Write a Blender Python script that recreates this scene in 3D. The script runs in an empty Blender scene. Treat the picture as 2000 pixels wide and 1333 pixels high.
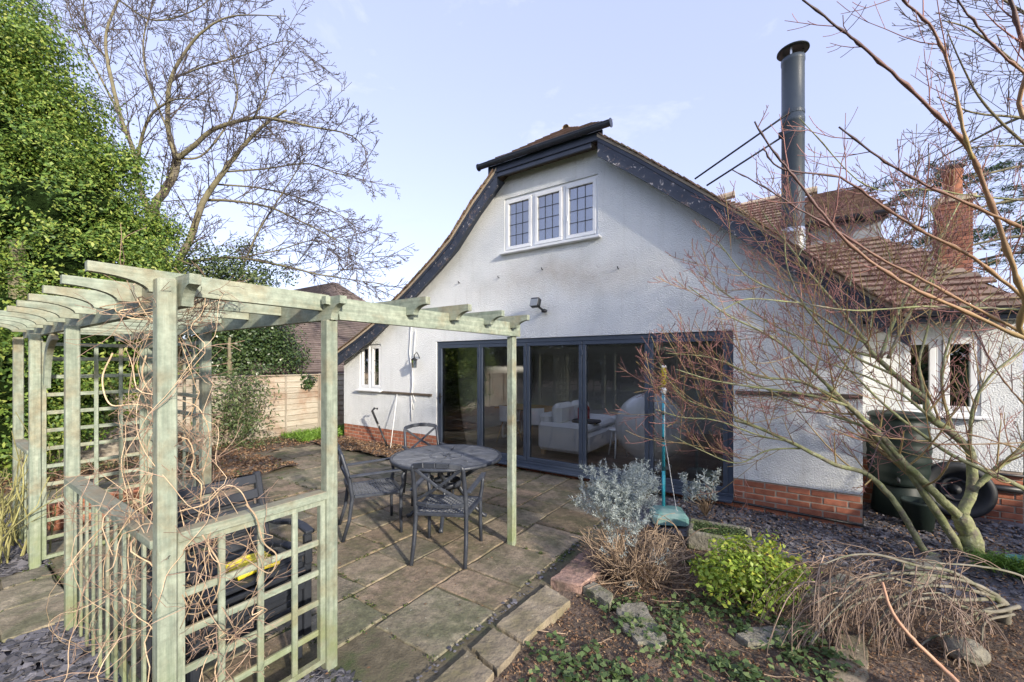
import bpy, math, random
import numpy as np
from mathutils import Vector, Matrix

scene = bpy.context.scene
coll = scene.collection
R = math.radians
rng = random.Random(7)
nrg = np.random.default_rng(7)

# ---------------------------------------------------------------- camera, sky, sun, exposure
CAM_H = 1.8
YAW = math.atan(542 / 800)
S_, C_ = math.sin(YAW), math.cos(YAW)
cam = bpy.data.cameras.new('camera')
cam.sensor_width = 36.0
cam.lens = 14.4
cam.shift_y = 41.5 / 2000
cam.clip_start = 0.02
cam.clip_end = 2000
camo = bpy.data.objects.new('camera', cam)
coll.objects.link(camo)
camo.location = (0, 0, CAM_H)
camo.rotation_euler = (R(90), 0, YAW)
scene.camera = camo

SUN_DIR = Vector((-1.0, 0.36, -0.38)).normalized()      # the way the light travels
sun = bpy.data.lights.new('sun', 'SUN')
sun.energy = 2.25
sun.angle = R(2.0)
sun.color = (1.0, 0.90, 0.76)
suno = bpy.data.objects.new('sun', sun)
coll.objects.link(suno)
suno.rotation_euler = SUN_DIR.to_track_quat('-Z', 'Y').to_euler()
suno.location = (20, -6, 12)

world = bpy.data.worlds.new('World')
scene.world = world
world.use_nodes = True
wn, wl = world.node_tree.nodes, world.node_tree.links
wn.clear()
sky = wn.new('ShaderNodeTexSky')
sky.sky_type = 'NISHITA'
sky.sun_disc = False
to_sun = -SUN_DIR
sky.sun_elevation = math.asin(to_sun.z)
sky.sun_rotation = math.atan2(to_sun.x, to_sun.y)
sky.air_density = 1.0
sky.dust_density = 1.6
sky.ozone_density = 2.0
hsv = wn.new('ShaderNodeHueSaturation')
hsv.inputs['Hue'].default_value = 0.522
hsv.inputs['Saturation'].default_value = 0.62
wl.new(sky.outputs[0], hsv.inputs['Color'])
tc = wn.new('ShaderNodeTexCoord')
mp = wn.new('ShaderNodeMapping')
mp.inputs['Scale'].default_value = (1.6, 1.6, 4.2)
mp.inputs['Rotation'].default_value = (0.3, 0.25, 0.4)
wl.new(tc.outputs['Generated'], mp.inputs[0])
nz = wn.new('ShaderNodeTexNoise')
nz.inputs['Scale'].default_value = 2.3
nz.inputs['Detail'].default_value = 8
nz.inputs['Roughness'].default_value = 0.62
nz.inputs['Distortion'].default_value = 0.4
wl.new(mp.outputs[0], nz.inputs['Vector'])
rp = wn.new('ShaderNodeValToRGB')
rp.color_ramp.elements[0].position = 0.50
rp.color_ramp.elements[0].color = (0.66, 0.66, 0.66, 1)
rp.color_ramp.elements[1].position = 0.86
rp.color_ramp.elements[1].color = (0.80, 0.80, 0.80, 1)
wl.new(nz.outputs[0], rp.inputs[0])
mx = wn.new('ShaderNodeMix')
mx.data_type = 'RGBA'
wl.new(rp.outputs[0], mx.inputs[0])
wl.new(hsv.outputs[0], mx.inputs[6])
mx.inputs[7].default_value = (1.46, 1.70, 2.72, 1)
bg = wn.new('ShaderNodeBackground')
bg.inputs['Strength'].default_value = 0.15
rp2 = wn.new('ShaderNodeValToRGB')
rp2.color_ramp.elements[0].position = 0.57
rp2.color_ramp.elements[0].color = (0, 0, 0, 1)
rp2.color_ramp.elements[1].position = 0.78
rp2.color_ramp.elements[1].color = (0.55, 0.55, 0.55, 1)
wl.new(nz.outputs[0], rp2.inputs[0])
mx2 = wn.new('ShaderNodeMix')
mx2.data_type = 'RGBA'
wl.new(rp2.outputs[0], mx2.inputs[0])
wl.new(mx.outputs[2], mx2.inputs[6])
mx2.inputs[7].default_value = (2.6, 2.7, 3.1, 1)
wl.new(mx2.outputs[2], bg.inputs[0])
wo = wn.new('ShaderNodeOutputWorld')
wl.new(bg.outputs[0], wo.inputs[0])

scene.view_settings.view_transform = 'Standard'
scene.view_settings.look = 'None'
scene.view_settings.exposure = 1.55
scene.view_settings.gamma = 1.0
scene.view_settings.use_curve_mapping = False
scene.render.engine = 'CYCLES'
scene.cycles.use_denoising = True
scene.cycles.max_bounces = 8
scene.cycles.transparent_max_bounces = 16
scene.cycles.caustics_reflective = False
scene.cycles.caustics_refractive = False


# ---------------------------------------------------------------- helpers
def U(px, py, z=None, Y=None, X=None, d=None):
    """Where the sight line of a picture point meets a real plane (or lies at a distance)."""
    r, k = (px - 1000) / 800, (708 - py) / 800
    if z is not None:
        t = (z - CAM_H) / k
    elif Y is not None:
        t = Y / (C_ + S_ * r)
    elif X is not None:
        t = X / (-S_ + C_ * r)
    else:
        t = d
    return Vector((t * (-S_ + C_ * r), t * (C_ + S_ * r), CAM_H + t * k))


ORG = {}          # world origin of every parent


def link(o):
    coll.objects.link(o)
    return o


def thing(name, label, cat, loc=(0, 0, 0), group=None, kind=None):
    o = link(bpy.data.objects.new(name, None))
    o.empty_display_size = 0.1
    o.location = loc
    ORG[o.name] = Vector(loc)
    tag(o, label, cat, group, kind)
    return o


def tag(o, label=None, cat=None, group=None, kind=None):
    if label: o['label'] = label
    if cat: o['category'] = cat
    if group: o['group'] = group
    if kind: o['kind'] = kind
    return o


def put(o, parent=None, loc=(0, 0, 0)):
    loc = Vector(loc)
    o.location = loc - (ORG[parent.name] if parent else Vector())
    if parent: o.parent = parent
    ORG[o.name] = loc
    return o


def piece(name, me, loc, parent=None, rot=(0, 0, 0), scale=(1, 1, 1)):
    o = link(bpy.data.objects.new(name, me))
    put(o, parent, loc)
    o.rotation_euler = rot
    o.scale = scale
    return o


def copy_tree(o, parent=None):
    c = link(o.copy())
    if parent: c.parent = parent
    ORG[c.name] = ORG[o.name]
    for ch in list(o.children):
        copy_tree(ch, c)
    return c


class MB:
    def __init__(s):
        s.v, s.f, s.n = [], [], 0

    def add(s, v, f):
        v = np.asarray(v, float).reshape(-1, 3)
        s.v.append(v)
        s.f.extend([tuple(i + s.n for i in q) for q in f])
        s.n += len(v)
        return s

    def box(s, c, size, b=0.0, rot=None):
        hx, hy, hz = [k / 2 for k in size]
        if b <= 0:
            v = [(x, y, z) for x in (-hx, hx) for y in (-hy, hy) for z in (-hz, hz)]
            f = [(0, 1, 3, 2), (4, 6, 7, 5), (0, 4, 5, 1), (2, 3, 7, 6), (0, 2, 6, 4), (1, 5, 7, 3)]
        else:
            b = min(b, hx * .8, hy * .8, hz * .8)
            v, f = [], []
            idx = {}
            for ix in (-1, 1):
                for iy in (-1, 1):
                    for iz in (-1, 1):
                        for a in range(3):
                            q = [ix * hx, iy * hy, iz * hz]
                            for k in range(3):
                                if k != a: q[k] -= (ix, iy, iz)[k] * b
                            idx[(ix, iy, iz, a)] = len(v)
                            v.append(q)
            def g(sg, a): return idx[(sg[0], sg[1], sg[2], a)]
            for a in range(3):
                o1, o2 = [k for k in range(3) if k != a]
                for sa in (-1, 1):
                    loop = []
                    for s1, s2 in ((-1, -1), (1, -1), (1, 1), (-1, 1)):
                        sg = [0, 0, 0]; sg[a] = sa; sg[o1] = s1; sg[o2] = s2
                        loop.append(g(sg, a))
                    flip = (sa < 0) ^ (a == 1)
                    f.append(tuple(loop[::-1] if flip else loop))
            for a in range(3):               # edges running along a
                o1, o2 = [k for k in range(3) if k != a]
                for s1 in (-1, 1):
                    for s2 in (-1, 1):
                        A = [0, 0, 0]; A[a] = -1; A[o1] = s1; A[o2] = s2
                        B = list(A); B[a] = 1
                        q = (g(A, o1), g(B, o1), g(B, o2), g(A, o2))
                        flip = (s1 * s2 > 0) ^ (a == 1)
                        f.append(q if not flip else q[::-1])
            for ix in (-1, 1):
                for iy in (-1, 1):
                    for iz in (-1, 1):
                        q = tuple(idx[(ix, iy, iz, a)] for a in range(3))
                        f.append(q if ix * iy * iz > 0 else q[::-1])
        v = np.array(v, float)
        if rot is not None:
            v = v @ np.array(rot.to_3x3()).T
        return s.add(v + np.array(c), f)

    def bar(s, p, q, w, h, b=0.0, up=(0, 0, 1)):
        p, q = Vector(p), Vector(q)
        x = (q - p); L = x.length; x.normalize()
        u = Vector(up)
        if abs(x.dot(u)) > .99: u = Vector((0, 1, 0))
        y = u.cross(x).normalized(); z = x.cross(y)
        m = Matrix((x, y, z)).transposed()
        return s.box((p + q) / 2, (L, w, h), b, m)

    def tube(s, pts, rad, n=6, cap=True):
        P = np.array([tuple(p) for p in pts], float)
        k = len(P)
        if np.isscalar(rad): rad = [rad] * k
        T = np.gradient(P, axis=0)
        T /= np.linalg.norm(T, axis=1)[:, None] + 1e-9
        ref = np.array((0.31, 0.17, 0.93)) if abs(T[0][2]) < .8 else np.array((0.95, 0.2, 0.1))
        A = np.cross(T, ref); A /= np.linalg.norm(A, axis=1)[:, None] + 1e-9
        B = np.cross(T, A)
        th = np.arange(n) * 2 * math.pi / n
        V = P[:, None, :] + np.array(rad)[:, None, None] * (np.cos(th)[None, :, None] * A[:, None, :] + np.sin(th)[None, :, None] * B[:, None, :])
        f = []
        for i in range(k - 1):
            for j in range(n):
                a, b = i * n + j, i * n + (j + 1) % n
                f.append((a, b, b + n, a + n))
        if cap:
            f.append(tuple(range(n))[::-1])
            f.append(tuple(range((k - 1) * n, k * n)))
        return s.add(V.reshape(-1, 3), f)

    def lathe(s, prof, c=(0, 0, 0), n=24, rot=None, close=False):
        v, f = [], []
        m = len(prof)
        for i in range(n):
            a = 2 * math.pi * i / n
            for r, z in prof:
                v.append((r * math.cos(a), r * math.sin(a), z))
        for i in range(n):
            j = (i + 1) % n
            for k in range(m - 1 + (1 if close else 0)):
                k2 = (k + 1) % m
                f.append((i * m + k, j * m + k, j * m + k2, i * m + k2))
        v = np.array(v)
        if rot is not None: v = v @ np.array(rot.to_3x3()).T
        return s.add(v + np.array(c), f)

    def prism(s, poly, fn, t0, t1):
        """poly: 2D outline; fn(a, b, t) -> 3D point; extruded from t0 to t1."""
        n = len(poly)
        v = [fn(a, b, t0) for a, b in poly] + [fn(a, b, t1) for a, b in poly]
        f = [tuple(range(n))[::-1], tuple(range(n, 2 * n))]
        f += [(i, (i + 1) % n, (i + 1) % n + n, i + n) for i in range(n)]
        return s.add(v, f)

    def mesh(s, name, mat, smooth=False):
        me = bpy.data.meshes.new(name)
        V = np.concatenate(s.v) if s.v else np.zeros((0, 3))
        me.from_pydata(V.tolist(), [], s.f)
        me.materials.append(mat)
        if smooth: me.polygons.foreach_set('use_smooth', [True] * len(me.polygons))
        return me

    def build(s, name, mat, parent=None, smooth=False, fix=False):
        me = s.mesh(name, mat, smooth)
        if fix:
            import bmesh
            bm = bmesh.new(); bm.from_mesh(me)
            bmesh.ops.recalc_face_normals(bm, faces=bm.faces)
            bm.to_mesh(me); bm.free()
        o = link(bpy.data.objects.new(name, me))
        return put(o, parent)


def quads_mesh(name, V, mat, smooth=False):
    """V: (n, 4, 3) array of separate quads, linked fast."""
    n = len(V)
    me = bpy.data.meshes.new(name)
    me.vertices.add(n * 4)
    me.vertices.foreach_set('co', np.ascontiguousarray(V, dtype=np.float32).ravel())
    me.loops.add(n * 4)
    me.loops.foreach_set('vertex_index', np.arange(n * 4, dtype=np.int32))
    me.polygons.add(n)
    me.polygons.foreach_set('loop_start', np.arange(0, n * 4, 4, dtype=np.int32))
    me.materials.append(mat)
    me.update(calc_edges=True)
    me.validate()
    return me


def leaves(cen, nrm, L, W, rg, droop=0.0, spread=1.0):
    """pointed leaf quads at cen, facing about nrm."""
    n = len(cen)
    N = nrm + rg.normal(0, .55 * spread, (n, 3))
    N /= np.linalg.norm(N, axis=1)[:, None] + 1e-9
    A = rg.normal(0, 1, (n, 3)); A[:, 2] -= droop
    A -= N * (A * N).sum(1)[:, None]
    A /= np.linalg.norm(A, axis=1)[:, None] + 1e-9
    B = np.cross(N, A)
    l = (L * rg.uniform(.65, 1.25, n))[:, None]
    w = (W * rg.uniform(.7, 1.25, n))[:, None]
    fold = N * w * .25
    V = np.stack([cen - A * l * .5, cen + B * w * .5 - A * l * .05 + fold, cen + A * l * .5, cen - B * w * .5 - A * l * .05 + fold], 1)
    return V


# ---------------------------------------------------------------- materials
def nodes(name):
    m = bpy.data.materials.new(name)
    m.use_nodes = True
    nt = m.node_tree
    nt.nodes.clear()
    out = nt.nodes.new('ShaderNodeOutputMaterial')
    return m, nt, out


def col(c):
    return (c[0], c[1], c[2], 1)


def noise(nt, vec, scale, detail=5, rough=.55, dist=0.0):
    n = nt.nodes.new('ShaderNodeTexNoise')
    n.inputs['Scale'].default_value = scale
    n.inputs['Detail'].default_value = detail
    n.inputs['Roughness'].default_value = rough
    n.inputs['Distortion'].default_value = dist
    nt.links.new(vec, n.inputs['Vector'])
    return n.outputs[0]


def ramp(nt, fac, stops):
    r = nt.nodes.new('ShaderNodeValToRGB')
    e = r.color_ramp.elements
    while len(e) < len(stops): e.new(0.5)
    for k, (p, c) in enumerate(stops):
        e[k].position = p
        e[k].color = col(c) if not np.isscalar(c) else (c, c, c, 1)
    nt.links.new(fac, r.inputs[0])
    return r.outputs[0]


def mixc(nt, fac, a, b, mode='MIX'):
    m = nt.nodes.new('ShaderNodeMix')
    m.data_type = 'RGBA'
    m.blend_type = mode
    for k, val in ((0, fac), (6, a), (7, b)):
        if isinstance(val, bpy.types.NodeSocket): nt.links.new(val, m.inputs[k])
        elif np.isscalar(val): m.inputs[k].default_value = val if k == 0 else (val, val, val, 1)
        else: m.inputs[k].default_value = col(val)
    return m.outputs[2]


def math_(nt, op, a, b=None, c=None):
    m = nt.nodes.new('ShaderNodeMath')
    m.operation = op
    for s, v in zip(m.inputs, (a, b, c)):
        if v is None: continue
        if isinstance(v, bpy.types.NodeSocket): nt.links.new(v, s)
        else: s.default_value = v
    return m.outputs[0]


def pos(nt, stretch=(1, 1, 1)):
    g = nt.nodes.new('ShaderNodeNewGeometry')
    if stretch == (1, 1, 1): return g.outputs['Position'], g
    m = nt.nodes.new('ShaderNodeMapping')
    m.inputs['Scale'].default_value = stretch
    nt.links.new(g.outputs['Position'], m.inputs[0])
    return m.outputs[0], g


def bump(nt, h, strength, dist=0.01, normal=None):
    b = nt.nodes.new('ShaderNodeBump')
    b.inputs['Strength'].default_value = strength
    b.inputs['Distance'].default_value = dist
    nt.links.new(h, b.inputs['Height'])
    if normal: nt.links.new(normal, b.inputs['Normal'])
    return b.outputs[0]


def mk(name, c1, c2, scale=6, rough=.8, bstr=.3, bscale=40, bdist=.004, rand=0.0, island=0.0, stretch=(1, 1, 1),
       blot=None, blot_scale=1.5, blot_at=(.5, .7), metal=0.0, spec=.5, trans=0.0, speck=None, speck_scale=60, speck_at=(.68, .74), extra=None, grain=None):
    m, nt, out = nodes(name)
    p, g = pos(nt, stretch)
    q, _ = pos(nt)
    c = ramp(nt, noise(nt, p, scale), [(.3, c1), (.7, c2)])
    if blot is not None:
        f = ramp(nt, noise(nt, q, blot_scale, 7, .65), [(blot_at[0], 0.0), (blot_at[1], 1.0)])
        c = mixc(nt, f, c, blot)
    if speck is not None:
        f = ramp(nt, noise(nt, q, speck_scale, 3, .6), [(speck_at[0], 0.0), (speck_at[1], 1.0)])
        c = mixc(nt, f, c, speck)
    if grain:
        f = ramp(nt, noise(nt, q, grain[0], 8, .7), [(.25, 1 - grain[1]), (.75, 1 + grain[1])])
        c = mixc(nt, 1.0, c, f, 'MULTIPLY')
    if extra: c = extra(nt, c, q)
    if rand or island:
        if rand:
            oi = nt.nodes.new('ShaderNodeObjectInfo'); src = oi.outputs['Random']; amt = rand
        else:
            src = g.outputs['Random Per Island']; amt = island
        mr = nt.nodes.new('ShaderNodeMapRange')
        mr.inputs['To Min'].default_value = 1 - amt
        mr.inputs['To Max'].default_value = 1 + amt
        nt.links.new(src, mr.inputs[0])
        c = mixc(nt, 1.0, c, mr.outputs[0], 'MULTIPLY')
    bs = nt.nodes.new('ShaderNodeBsdfPrincipled')
    nt.links.new(c, bs.inputs['Base Color'])
    bs.inputs['Roughness'].default_value = rough
    bs.inputs['Metallic'].default_value = metal
    bs.inputs['Specular IOR Level'].default_value = spec
    if bstr:
        nt.links.new(bump(nt, noise(nt, p, bscale, 6, .6), bstr, bdist), bs.inputs['Normal'])
    sh = bs.outputs[0]
    if trans:
        tr = nt.nodes.new('ShaderNodeBsdfTranslucent')
        nt.links.new(c, tr.inputs[0])
        ms = nt.nodes.new('ShaderNodeMixShader')
        ms.inputs[0].default_value = trans
        nt.links.new(sh, ms.inputs[1]); nt.links.new(tr.outputs[0], ms.inputs[2])
        sh = ms.outputs[0]
    nt.links.new(sh, out.inputs[0])
    return m


def leafmat(name, stops, rough=.5, trans=.3, spec=.4):
    m, nt, out = nodes(name)
    q, g = pos(nt)
    big = noise(nt, q, 1.3, 4)
    f = math_(nt, 'ADD', math_(nt, 'MULTIPLY', g.outputs['Random Per Island'], .7), math_(nt, 'MULTIPLY', big, .3))
    c = ramp(nt, f, stops)
    bs = nt.nodes.new('ShaderNodeBsdfPrincipled')
    nt.links.new(c, bs.inputs['Base Color'])
    bs.inputs['Roughness'].default_value = rough
    bs.inputs['Specular IOR Level'].default_value = spec
    tr = nt.nodes.new('ShaderNodeBsdfTranslucent')
    nt.links.new(c, tr.inputs[0])
    ms = nt.nodes.new('ShaderNodeMixShader')
    ms.inputs[0].default_value = trans
    nt.links.new(bs.outputs[0], ms.inputs[1]); nt.links.new(tr.outputs[0], ms.inputs[2])
    nt.links.new(ms.outputs[0], out.inputs[0])
    return m


def glassmat(name, boost=1.0, tint=(.93, .96, .95)):
    m, nt, out = nodes(name)
    fr = nt.nodes.new('ShaderNodeFresnel')
    fr.inputs['IOR'].default_value = 1.5
    f = math_(nt, 'MINIMUM', math_(nt, 'MULTIPLY', fr.outputs[0], boost), .95)
    t = nt.nodes.new('ShaderNodeBsdfTransparent')
    t.inputs[0].default_value = col(tint)
    g = nt.nodes.new('ShaderNodeBsdfGlossy')
    g.inputs['Roughness'].default_value = 0.0
    ms = nt.nodes.new('ShaderNodeMixShader')
    nt.links.new(f, ms.inputs[0]); nt.links.new(t.outputs[0], ms.inputs[1]); nt.links.new(g.outputs[0], ms.inputs[2])
    nt.links.new(ms.outputs[0], out.inputs[0])
    return m


def stain_wall(nt, c, q):
    """old brown water stain under the upstairs window, and damp marks low down"""
    sep = nt.nodes.new('ShaderNodeSeparateXYZ'); nt.links.new(q, sep.inputs[0])
    wob = noise(nt, q, 1.1, 5)
    zz = math_(nt, 'ADD', sep.outputs[2], math_(nt, 'MULTIPLY', math_(nt, 'SUBTRACT', wob, .5), .9))
    band = math_(nt, 'SUBTRACT', 1.0, math_(nt, 'MULTIPLY', math_(nt, 'ABSOLUTE', math_(nt, 'SUBTRACT', zz, 3.12)), 2.6))
    xb = math_(nt, 'SUBTRACT', 1.0, math_(nt, 'MULTIPLY', math_(nt, 'ABSOLUTE', math_(nt, 'ADD', sep.outputs[0], 3.0)), .42))
    f = math_(nt, 'MULTIPLY', math_(nt, 'MAXIMUM', band, 0.0), math_(nt, 'MAXIMUM', xb, 0.0))
    f = math_(nt, 'MULTIPLY', f, math_(nt, 'MULTIPLY', noise(nt, q, 3.0, 6, .65), .8))
    f2 = nt.nodes.new('ShaderNodeClamp'); nt.links.new(f, f2.inputs[0])
    c = mixc(nt, f2.outputs[0], c, (.33, .24, .15))
    mv = nt.nodes.new('ShaderNodeMapping'); mv.inputs['Scale'].default_value = (7, 7, .45); nt.links.new(q, mv.inputs[0])
    stk = ramp(nt, noise(nt, mv.outputs[0], 1.6, 5, .6), [(.54, 0.0), (.8, .24)])
    c = mixc(nt, stk, c, (.44, .43, .38))
    low = math_(nt, 'MULTIPLY', math_(nt, 'MAXIMUM', math_(nt, 'SUBTRACT', 1.0, math_(nt, 'MULTIPLY', sep.outputs[2], 1.1)), 0.0), ramp(nt, noise(nt, q, 4.5, 6, .7), [(.5, 0.0), (.75, .55)]))
    return mixc(nt, low, c, (.36, .37, .30))


def peel(nt, c, q):
    f = ramp(nt, noise(nt, q, 9, 6, .7, .6), [(.585, 0.0), (.61, 1.0)])
    c = mixc(nt, f, c, (.15, .115, .105))
    f = ramp(nt, noise(nt, q, 13, 6, .7, .6), [(.61, 0.0), (.635, 1.0)])
    return mixc(nt, f, c, (.48, .44, .42))


def pits(nt, c, q):
    """dark lichen freckles and grit on old flagstones"""
    oi = nt.nodes.new('ShaderNodeObjectInfo')
    c = mixc(nt, 1.0, c, ramp(nt, oi.outputs['Random'], [(.0, (1.12, 1.0, .84)), (.35, (.92, .96, .94)), (.6, (1.1, .96, .86)), (.85, (.88, .92, .84)), (1.0, (1.15, 1.08, .98))]), 'MULTIPLY')
    f = ramp(nt, noise(nt, q, 75, 5, .7), [(.52, 0.0), (.66, .75)])
    c = mixc(nt, f, c, (.085, .075, .055))
    f = ramp(nt, noise(nt, q, 7.5, 8, .75), [(.56, 0.0), (.68, .6)])
    return mixc(nt, f, c, (.10, .095, .055))


def algae(nt, c, q):
    """green algae towards the foot of old posts and brown weathered tops"""
    g = nt.nodes.new('ShaderNodeNewGeometry')
    sep = nt.nodes.new('ShaderNodeSeparateXYZ'); nt.links.new(g.outputs['Normal'], sep.inputs[0])
    up = math_(nt, 'MULTIPLY', math_(nt, 'MAXIMUM', sep.outputs[2], 0.0), ramp(nt, noise(nt, q, 5, 5), [(.35, .25), (.65, .85)]))
    c = mixc(nt, up, c, (.30, .24, .15))
    sp = nt.nodes.new('ShaderNodeSeparateXYZ'); nt.links.new(q, sp.inputs[0])
    lo = math_(nt, 'MULTIPLY', math_(nt, 'MAXIMUM', math_(nt, 'SUBTRACT', 1.0, math_(nt, 'MULTIPLY', sp.outputs[2], 1.6)), 0.0), ramp(nt, noise(nt, q, 7, 5), [(.35, .2), (.65, .9)]))
    return mixc(nt, lo, c, (.17, .21, .075))


SAGE1, SAGE2 = (.175, .215, .168), (.315, .350, .275)
m_wood = {a: mk('sage_paint_' + a, SAGE1, SAGE2, 5, .75, .5, 26, .004, rand=.10, stretch=s, blot=(.24, .20, .12), blot_scale=3.6, blot_at=(.48, .72), grain=(22, .36), extra=algae)
          for a, s in (('x', (.5, 9, 9)), ('y', (9, .5, 9)), ('z', (9, 9, .5)))}
m_wall = mk('roughcast_render', (.785, .81, .805), (.845, .86, .85), 1.6, .95, 1.0, 58, .024, blot=(.64, .67, .665), blot_scale=1.3, blot_at=(.5, .85), extra=stain_wall, spec=.2)
m_brick = mk('red_brick', (.28, .095, .055), (.45, .165, .09), 14, .9, .5, 70, .004, rand=.28, blot=(.30, .15, .10), blot_scale=9, blot_at=(.5, .8))
m_mortar = mk('mortar', (.28, .22, .17), (.42, .36, .29), 20, .95, .5, 90, .004)
m_upvc = mk('white_upvc', (.78, .79, .79), (.84, .85, .85), 2, .35, 0)
m_alu = mk('anthracite_aluminium', (.050, .066, .095), (.062, .08, .112), 3, .38, .05, 200, .0005)
m_barge = mk('black_gloss_board', (.022, .028, .045), (.045, .055, .08), 5, .45, .35, 30, .004, extra=peel)
m_barge_up = mk('black_painted_fascia', (.022, .028, .045), (.04, .05, .075), 5, .35, .15, 30, .003)
m_gutter = mk('black_plastic_gutter', (.018, .022, .032), (.035, .04, .055), 5, .35, .1, 40, .001)
m_tile = mk('clay_roof_tile', (.15, .098, .076), (.275, .185, .14), 7, .9, .5, 60, .004, island=.30, blot=(.20, .17, .12), blot_scale=2.2, blot_at=(.5, .75))
m_tile_o = mk('clay_verge_tile', (.12, .08, .058), (.24, .155, .105), 7, .9, .5, 60, .004, rand=.3, blot=(.17, .16, .11), blot_scale=5, blot_at=(.5, .7))
m_cement = mk('pale_verge_cement', (.42, .34, .25), (.55, .46, .35), 8, .95, .6, 60, .004)
m_glass = glassmat('window_glass', 1.3, (.985, .99, .985))
m_glass_up = glassmat('window_glass_leaded', 9.0, (.55, .62, .68))
m_lead = mk('lead_came', (.03, .035, .04), (.06, .065, .07), 8, .5, 0)
m_steel = mk('grey_enamel_steel', (.055, .072, .088), (.07, .088, .104), 2, .42, 0, metal=.0)
m_zinc = mk('bright_zinc', (.55, .56, .56), (.7, .7, .7), 5, .3, .1, 50, metal=.8)
m_black = mk('black_metal', (.012, .013, .015), (.03, .032, .036), 8, .45, .2, 60, .002)
m_cast = mk('cast_aluminium_dark', (.026, .031, .043), (.060, .069, .088), 10, .42, .35, 80, .002, blot=(.085, .095, .11), blot_scale=7, blot_at=(.55, .8), metal=.15)
m_blackwood = mk('black_stained_wood', (.012, .015, .022), (.03, .035, .045), 6, .5, .3, 40, .002)
m_slab = mk('sandstone_flag', (.175, .145, .108), (.31, .262, .20), 3.0, .88, .8, 22, .014, rand=.24, grain=(14, .55), blot=(.135, .13, .082), blot_scale=3.4, blot_at=(.44, .60), speck=(.55, .52, .45), speck_scale=30, speck_at=(.70, .735), extra=pits)
m_edge = mk('sandstone_edging', (.195, .16, .11), (.335, .28, .20), 5, .9, .9, 22, .018, rand=.12, grain=(16, .45), blot=(.13, .115, .06), blot_scale=4, blot_at=(.45, .7), speck=(.42, .38, .30), speck_scale=26, speck_at=(.68, .74))
m_pink = mk('pink_sandstone', (.23, .14, .11), (.39, .26, .21), 6, .9, .9, 22, .018, grain=(18, .4), blot=(.13, .095, .075), blot_scale=7, blot_at=(.45, .6), speck=(.45, .36, .32), speck_scale=30)
m_joint = mk('sandy_joint', (.085, .072, .045), (.19, .16, .105), 12, .95, .8, 60, .01, blot=(.055, .075, .025), blot_scale=3, blot_at=(.5, .65))
m_soil = mk('garden_soil', (.095, .066, .050), (.20, .148, .11), 7, .98, 1.0, 34, .03, grain=(40, .5), blot=(.075, .06, .038), blot_scale=2.4, blot_at=(.45, .7), speck=(.24, .185, .13), speck_scale=70, speck_at=(.64, .72))
m_slate = mk('slate_chip', (.075, .073, .082), (.155, .15, .165), 9, .6, .3, 60, .003, island=.55)
m_moss = mk('mossy_stone', (.16, .15, .115), (.28, .26, .205), 9, .95, .9, 32, .02, grain=(26, .5), speck=(.42, .40, .34), speck_scale=45, speck_at=(.66, .72), blot=(.12, .15, .045), blot_scale=5.5, blot_at=(.5, .66))
m_bark_ac = mk('green_maple_bark', (.19, .22, .085), (.36, .365, .19), 10, .85, .9, 34, .012, blot=(.20, .175, .13), blot_scale=11, blot_at=(.48, .64), grain=(30, .4), speck=(.45, .45, .36), speck_scale=24, speck_at=(.66, .72))
m_twig_red = mk('red_maple_twig', (.20, .085, .08), (.36, .18, .145), 12, .7, 0, island=.35)
m_twig_gold = mk('gold_green_shoot', (.30, .225, .09), (.46, .33, .15), 9, .6, .2, 60, .002)
m_bark_ch = mk('cherry_bark', (.13, .115, .070), (.23, .205, .12), 6, .9, .5, 40, .01, blot=(.14, .12, .105), blot_scale=3)
m_twig_ch = mk('cherry_twig', (.065, .052, .05), (.12, .096, .088), 5, .85, 0, island=.3)
m_vine = mk('dry_vine_stem', (.36, .25, .15), (.60, .46, .31), 12, .85, .4, 80, .003, island=.35)
m_vine_d = mk('dark_vine_twig', (.19, .12, .09), (.40, .28, .20), 10, .85, 0, island=.35)
m_vine_g = mk('yellow_green_stem', (.22, .22, .08), (.34, .31, .13), 10, .8, 0, island=.3)
m_weep = mk('grey_weeping_twig', (.15, .10, .078), (.35, .26, .19), 9, .85, .2, 70, island=.4)
m_weep_g = mk('mossy_weeping_limb', (.15, .14, .105), (.28, .255, .20), 9, .9, .5, 50, .006, blot=(.10, .12, .05), blot_scale=6, blot_at=(.5, .65))
m_dead = mk('dead_stem', (.21, .15, .10), (.42, .31, .21), 9, .9, 0, island=.4)
m_pinkshoot = mk('pink_bark_shoot', (.42, .22, .13), (.55, .33, .20), 9, .6, .2, 60, .002)
m_lf_ever = leafmat('evergreen_leaf', [(.08, (.035, .075, .02)), (.35, (.10, .185, .035)), (.65, (.22, .315, .055)), (.88, (.40, .44, .10)), (.97, (.36, .27, .10))])
m_crown_shade = mk('painted_crown_shade', (.010, .018, .006), (.022, .04, .012), 6, 1.0, 1.0, 12, .2, spec=0.0)  # near-black crown core: shade among the leaves put into its colour
m_lf_dark = leafmat('holly_leaf', [(.1, (.022, .045, .016)), (.5, (.05, .09, .03)), (.9, (.12, .17, .055))], .35, .2, .6)
m_lf_mid = leafmat('shrub_leaf', [(.1, (.04, .07, .025)), (.5, (.09, .135, .05)), (.9, (.18, .22, .09))], .45, .25)
m_lf_euon = leafmat('yellow_variegated_leaf', [(.1, (.17, .27, .035)), (.5, (.32, .44, .06)), (.75, (.46, .53, .09)), (.93, (.70, .60, .08))], .4, .25)
m_lf_silver = leafmat('silver_leaf', [(.1, (.21, .25, .235)), (.5, (.36, .41, .40)), (.9, (.52, .57, .56))], .8, .15, .2)
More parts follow.
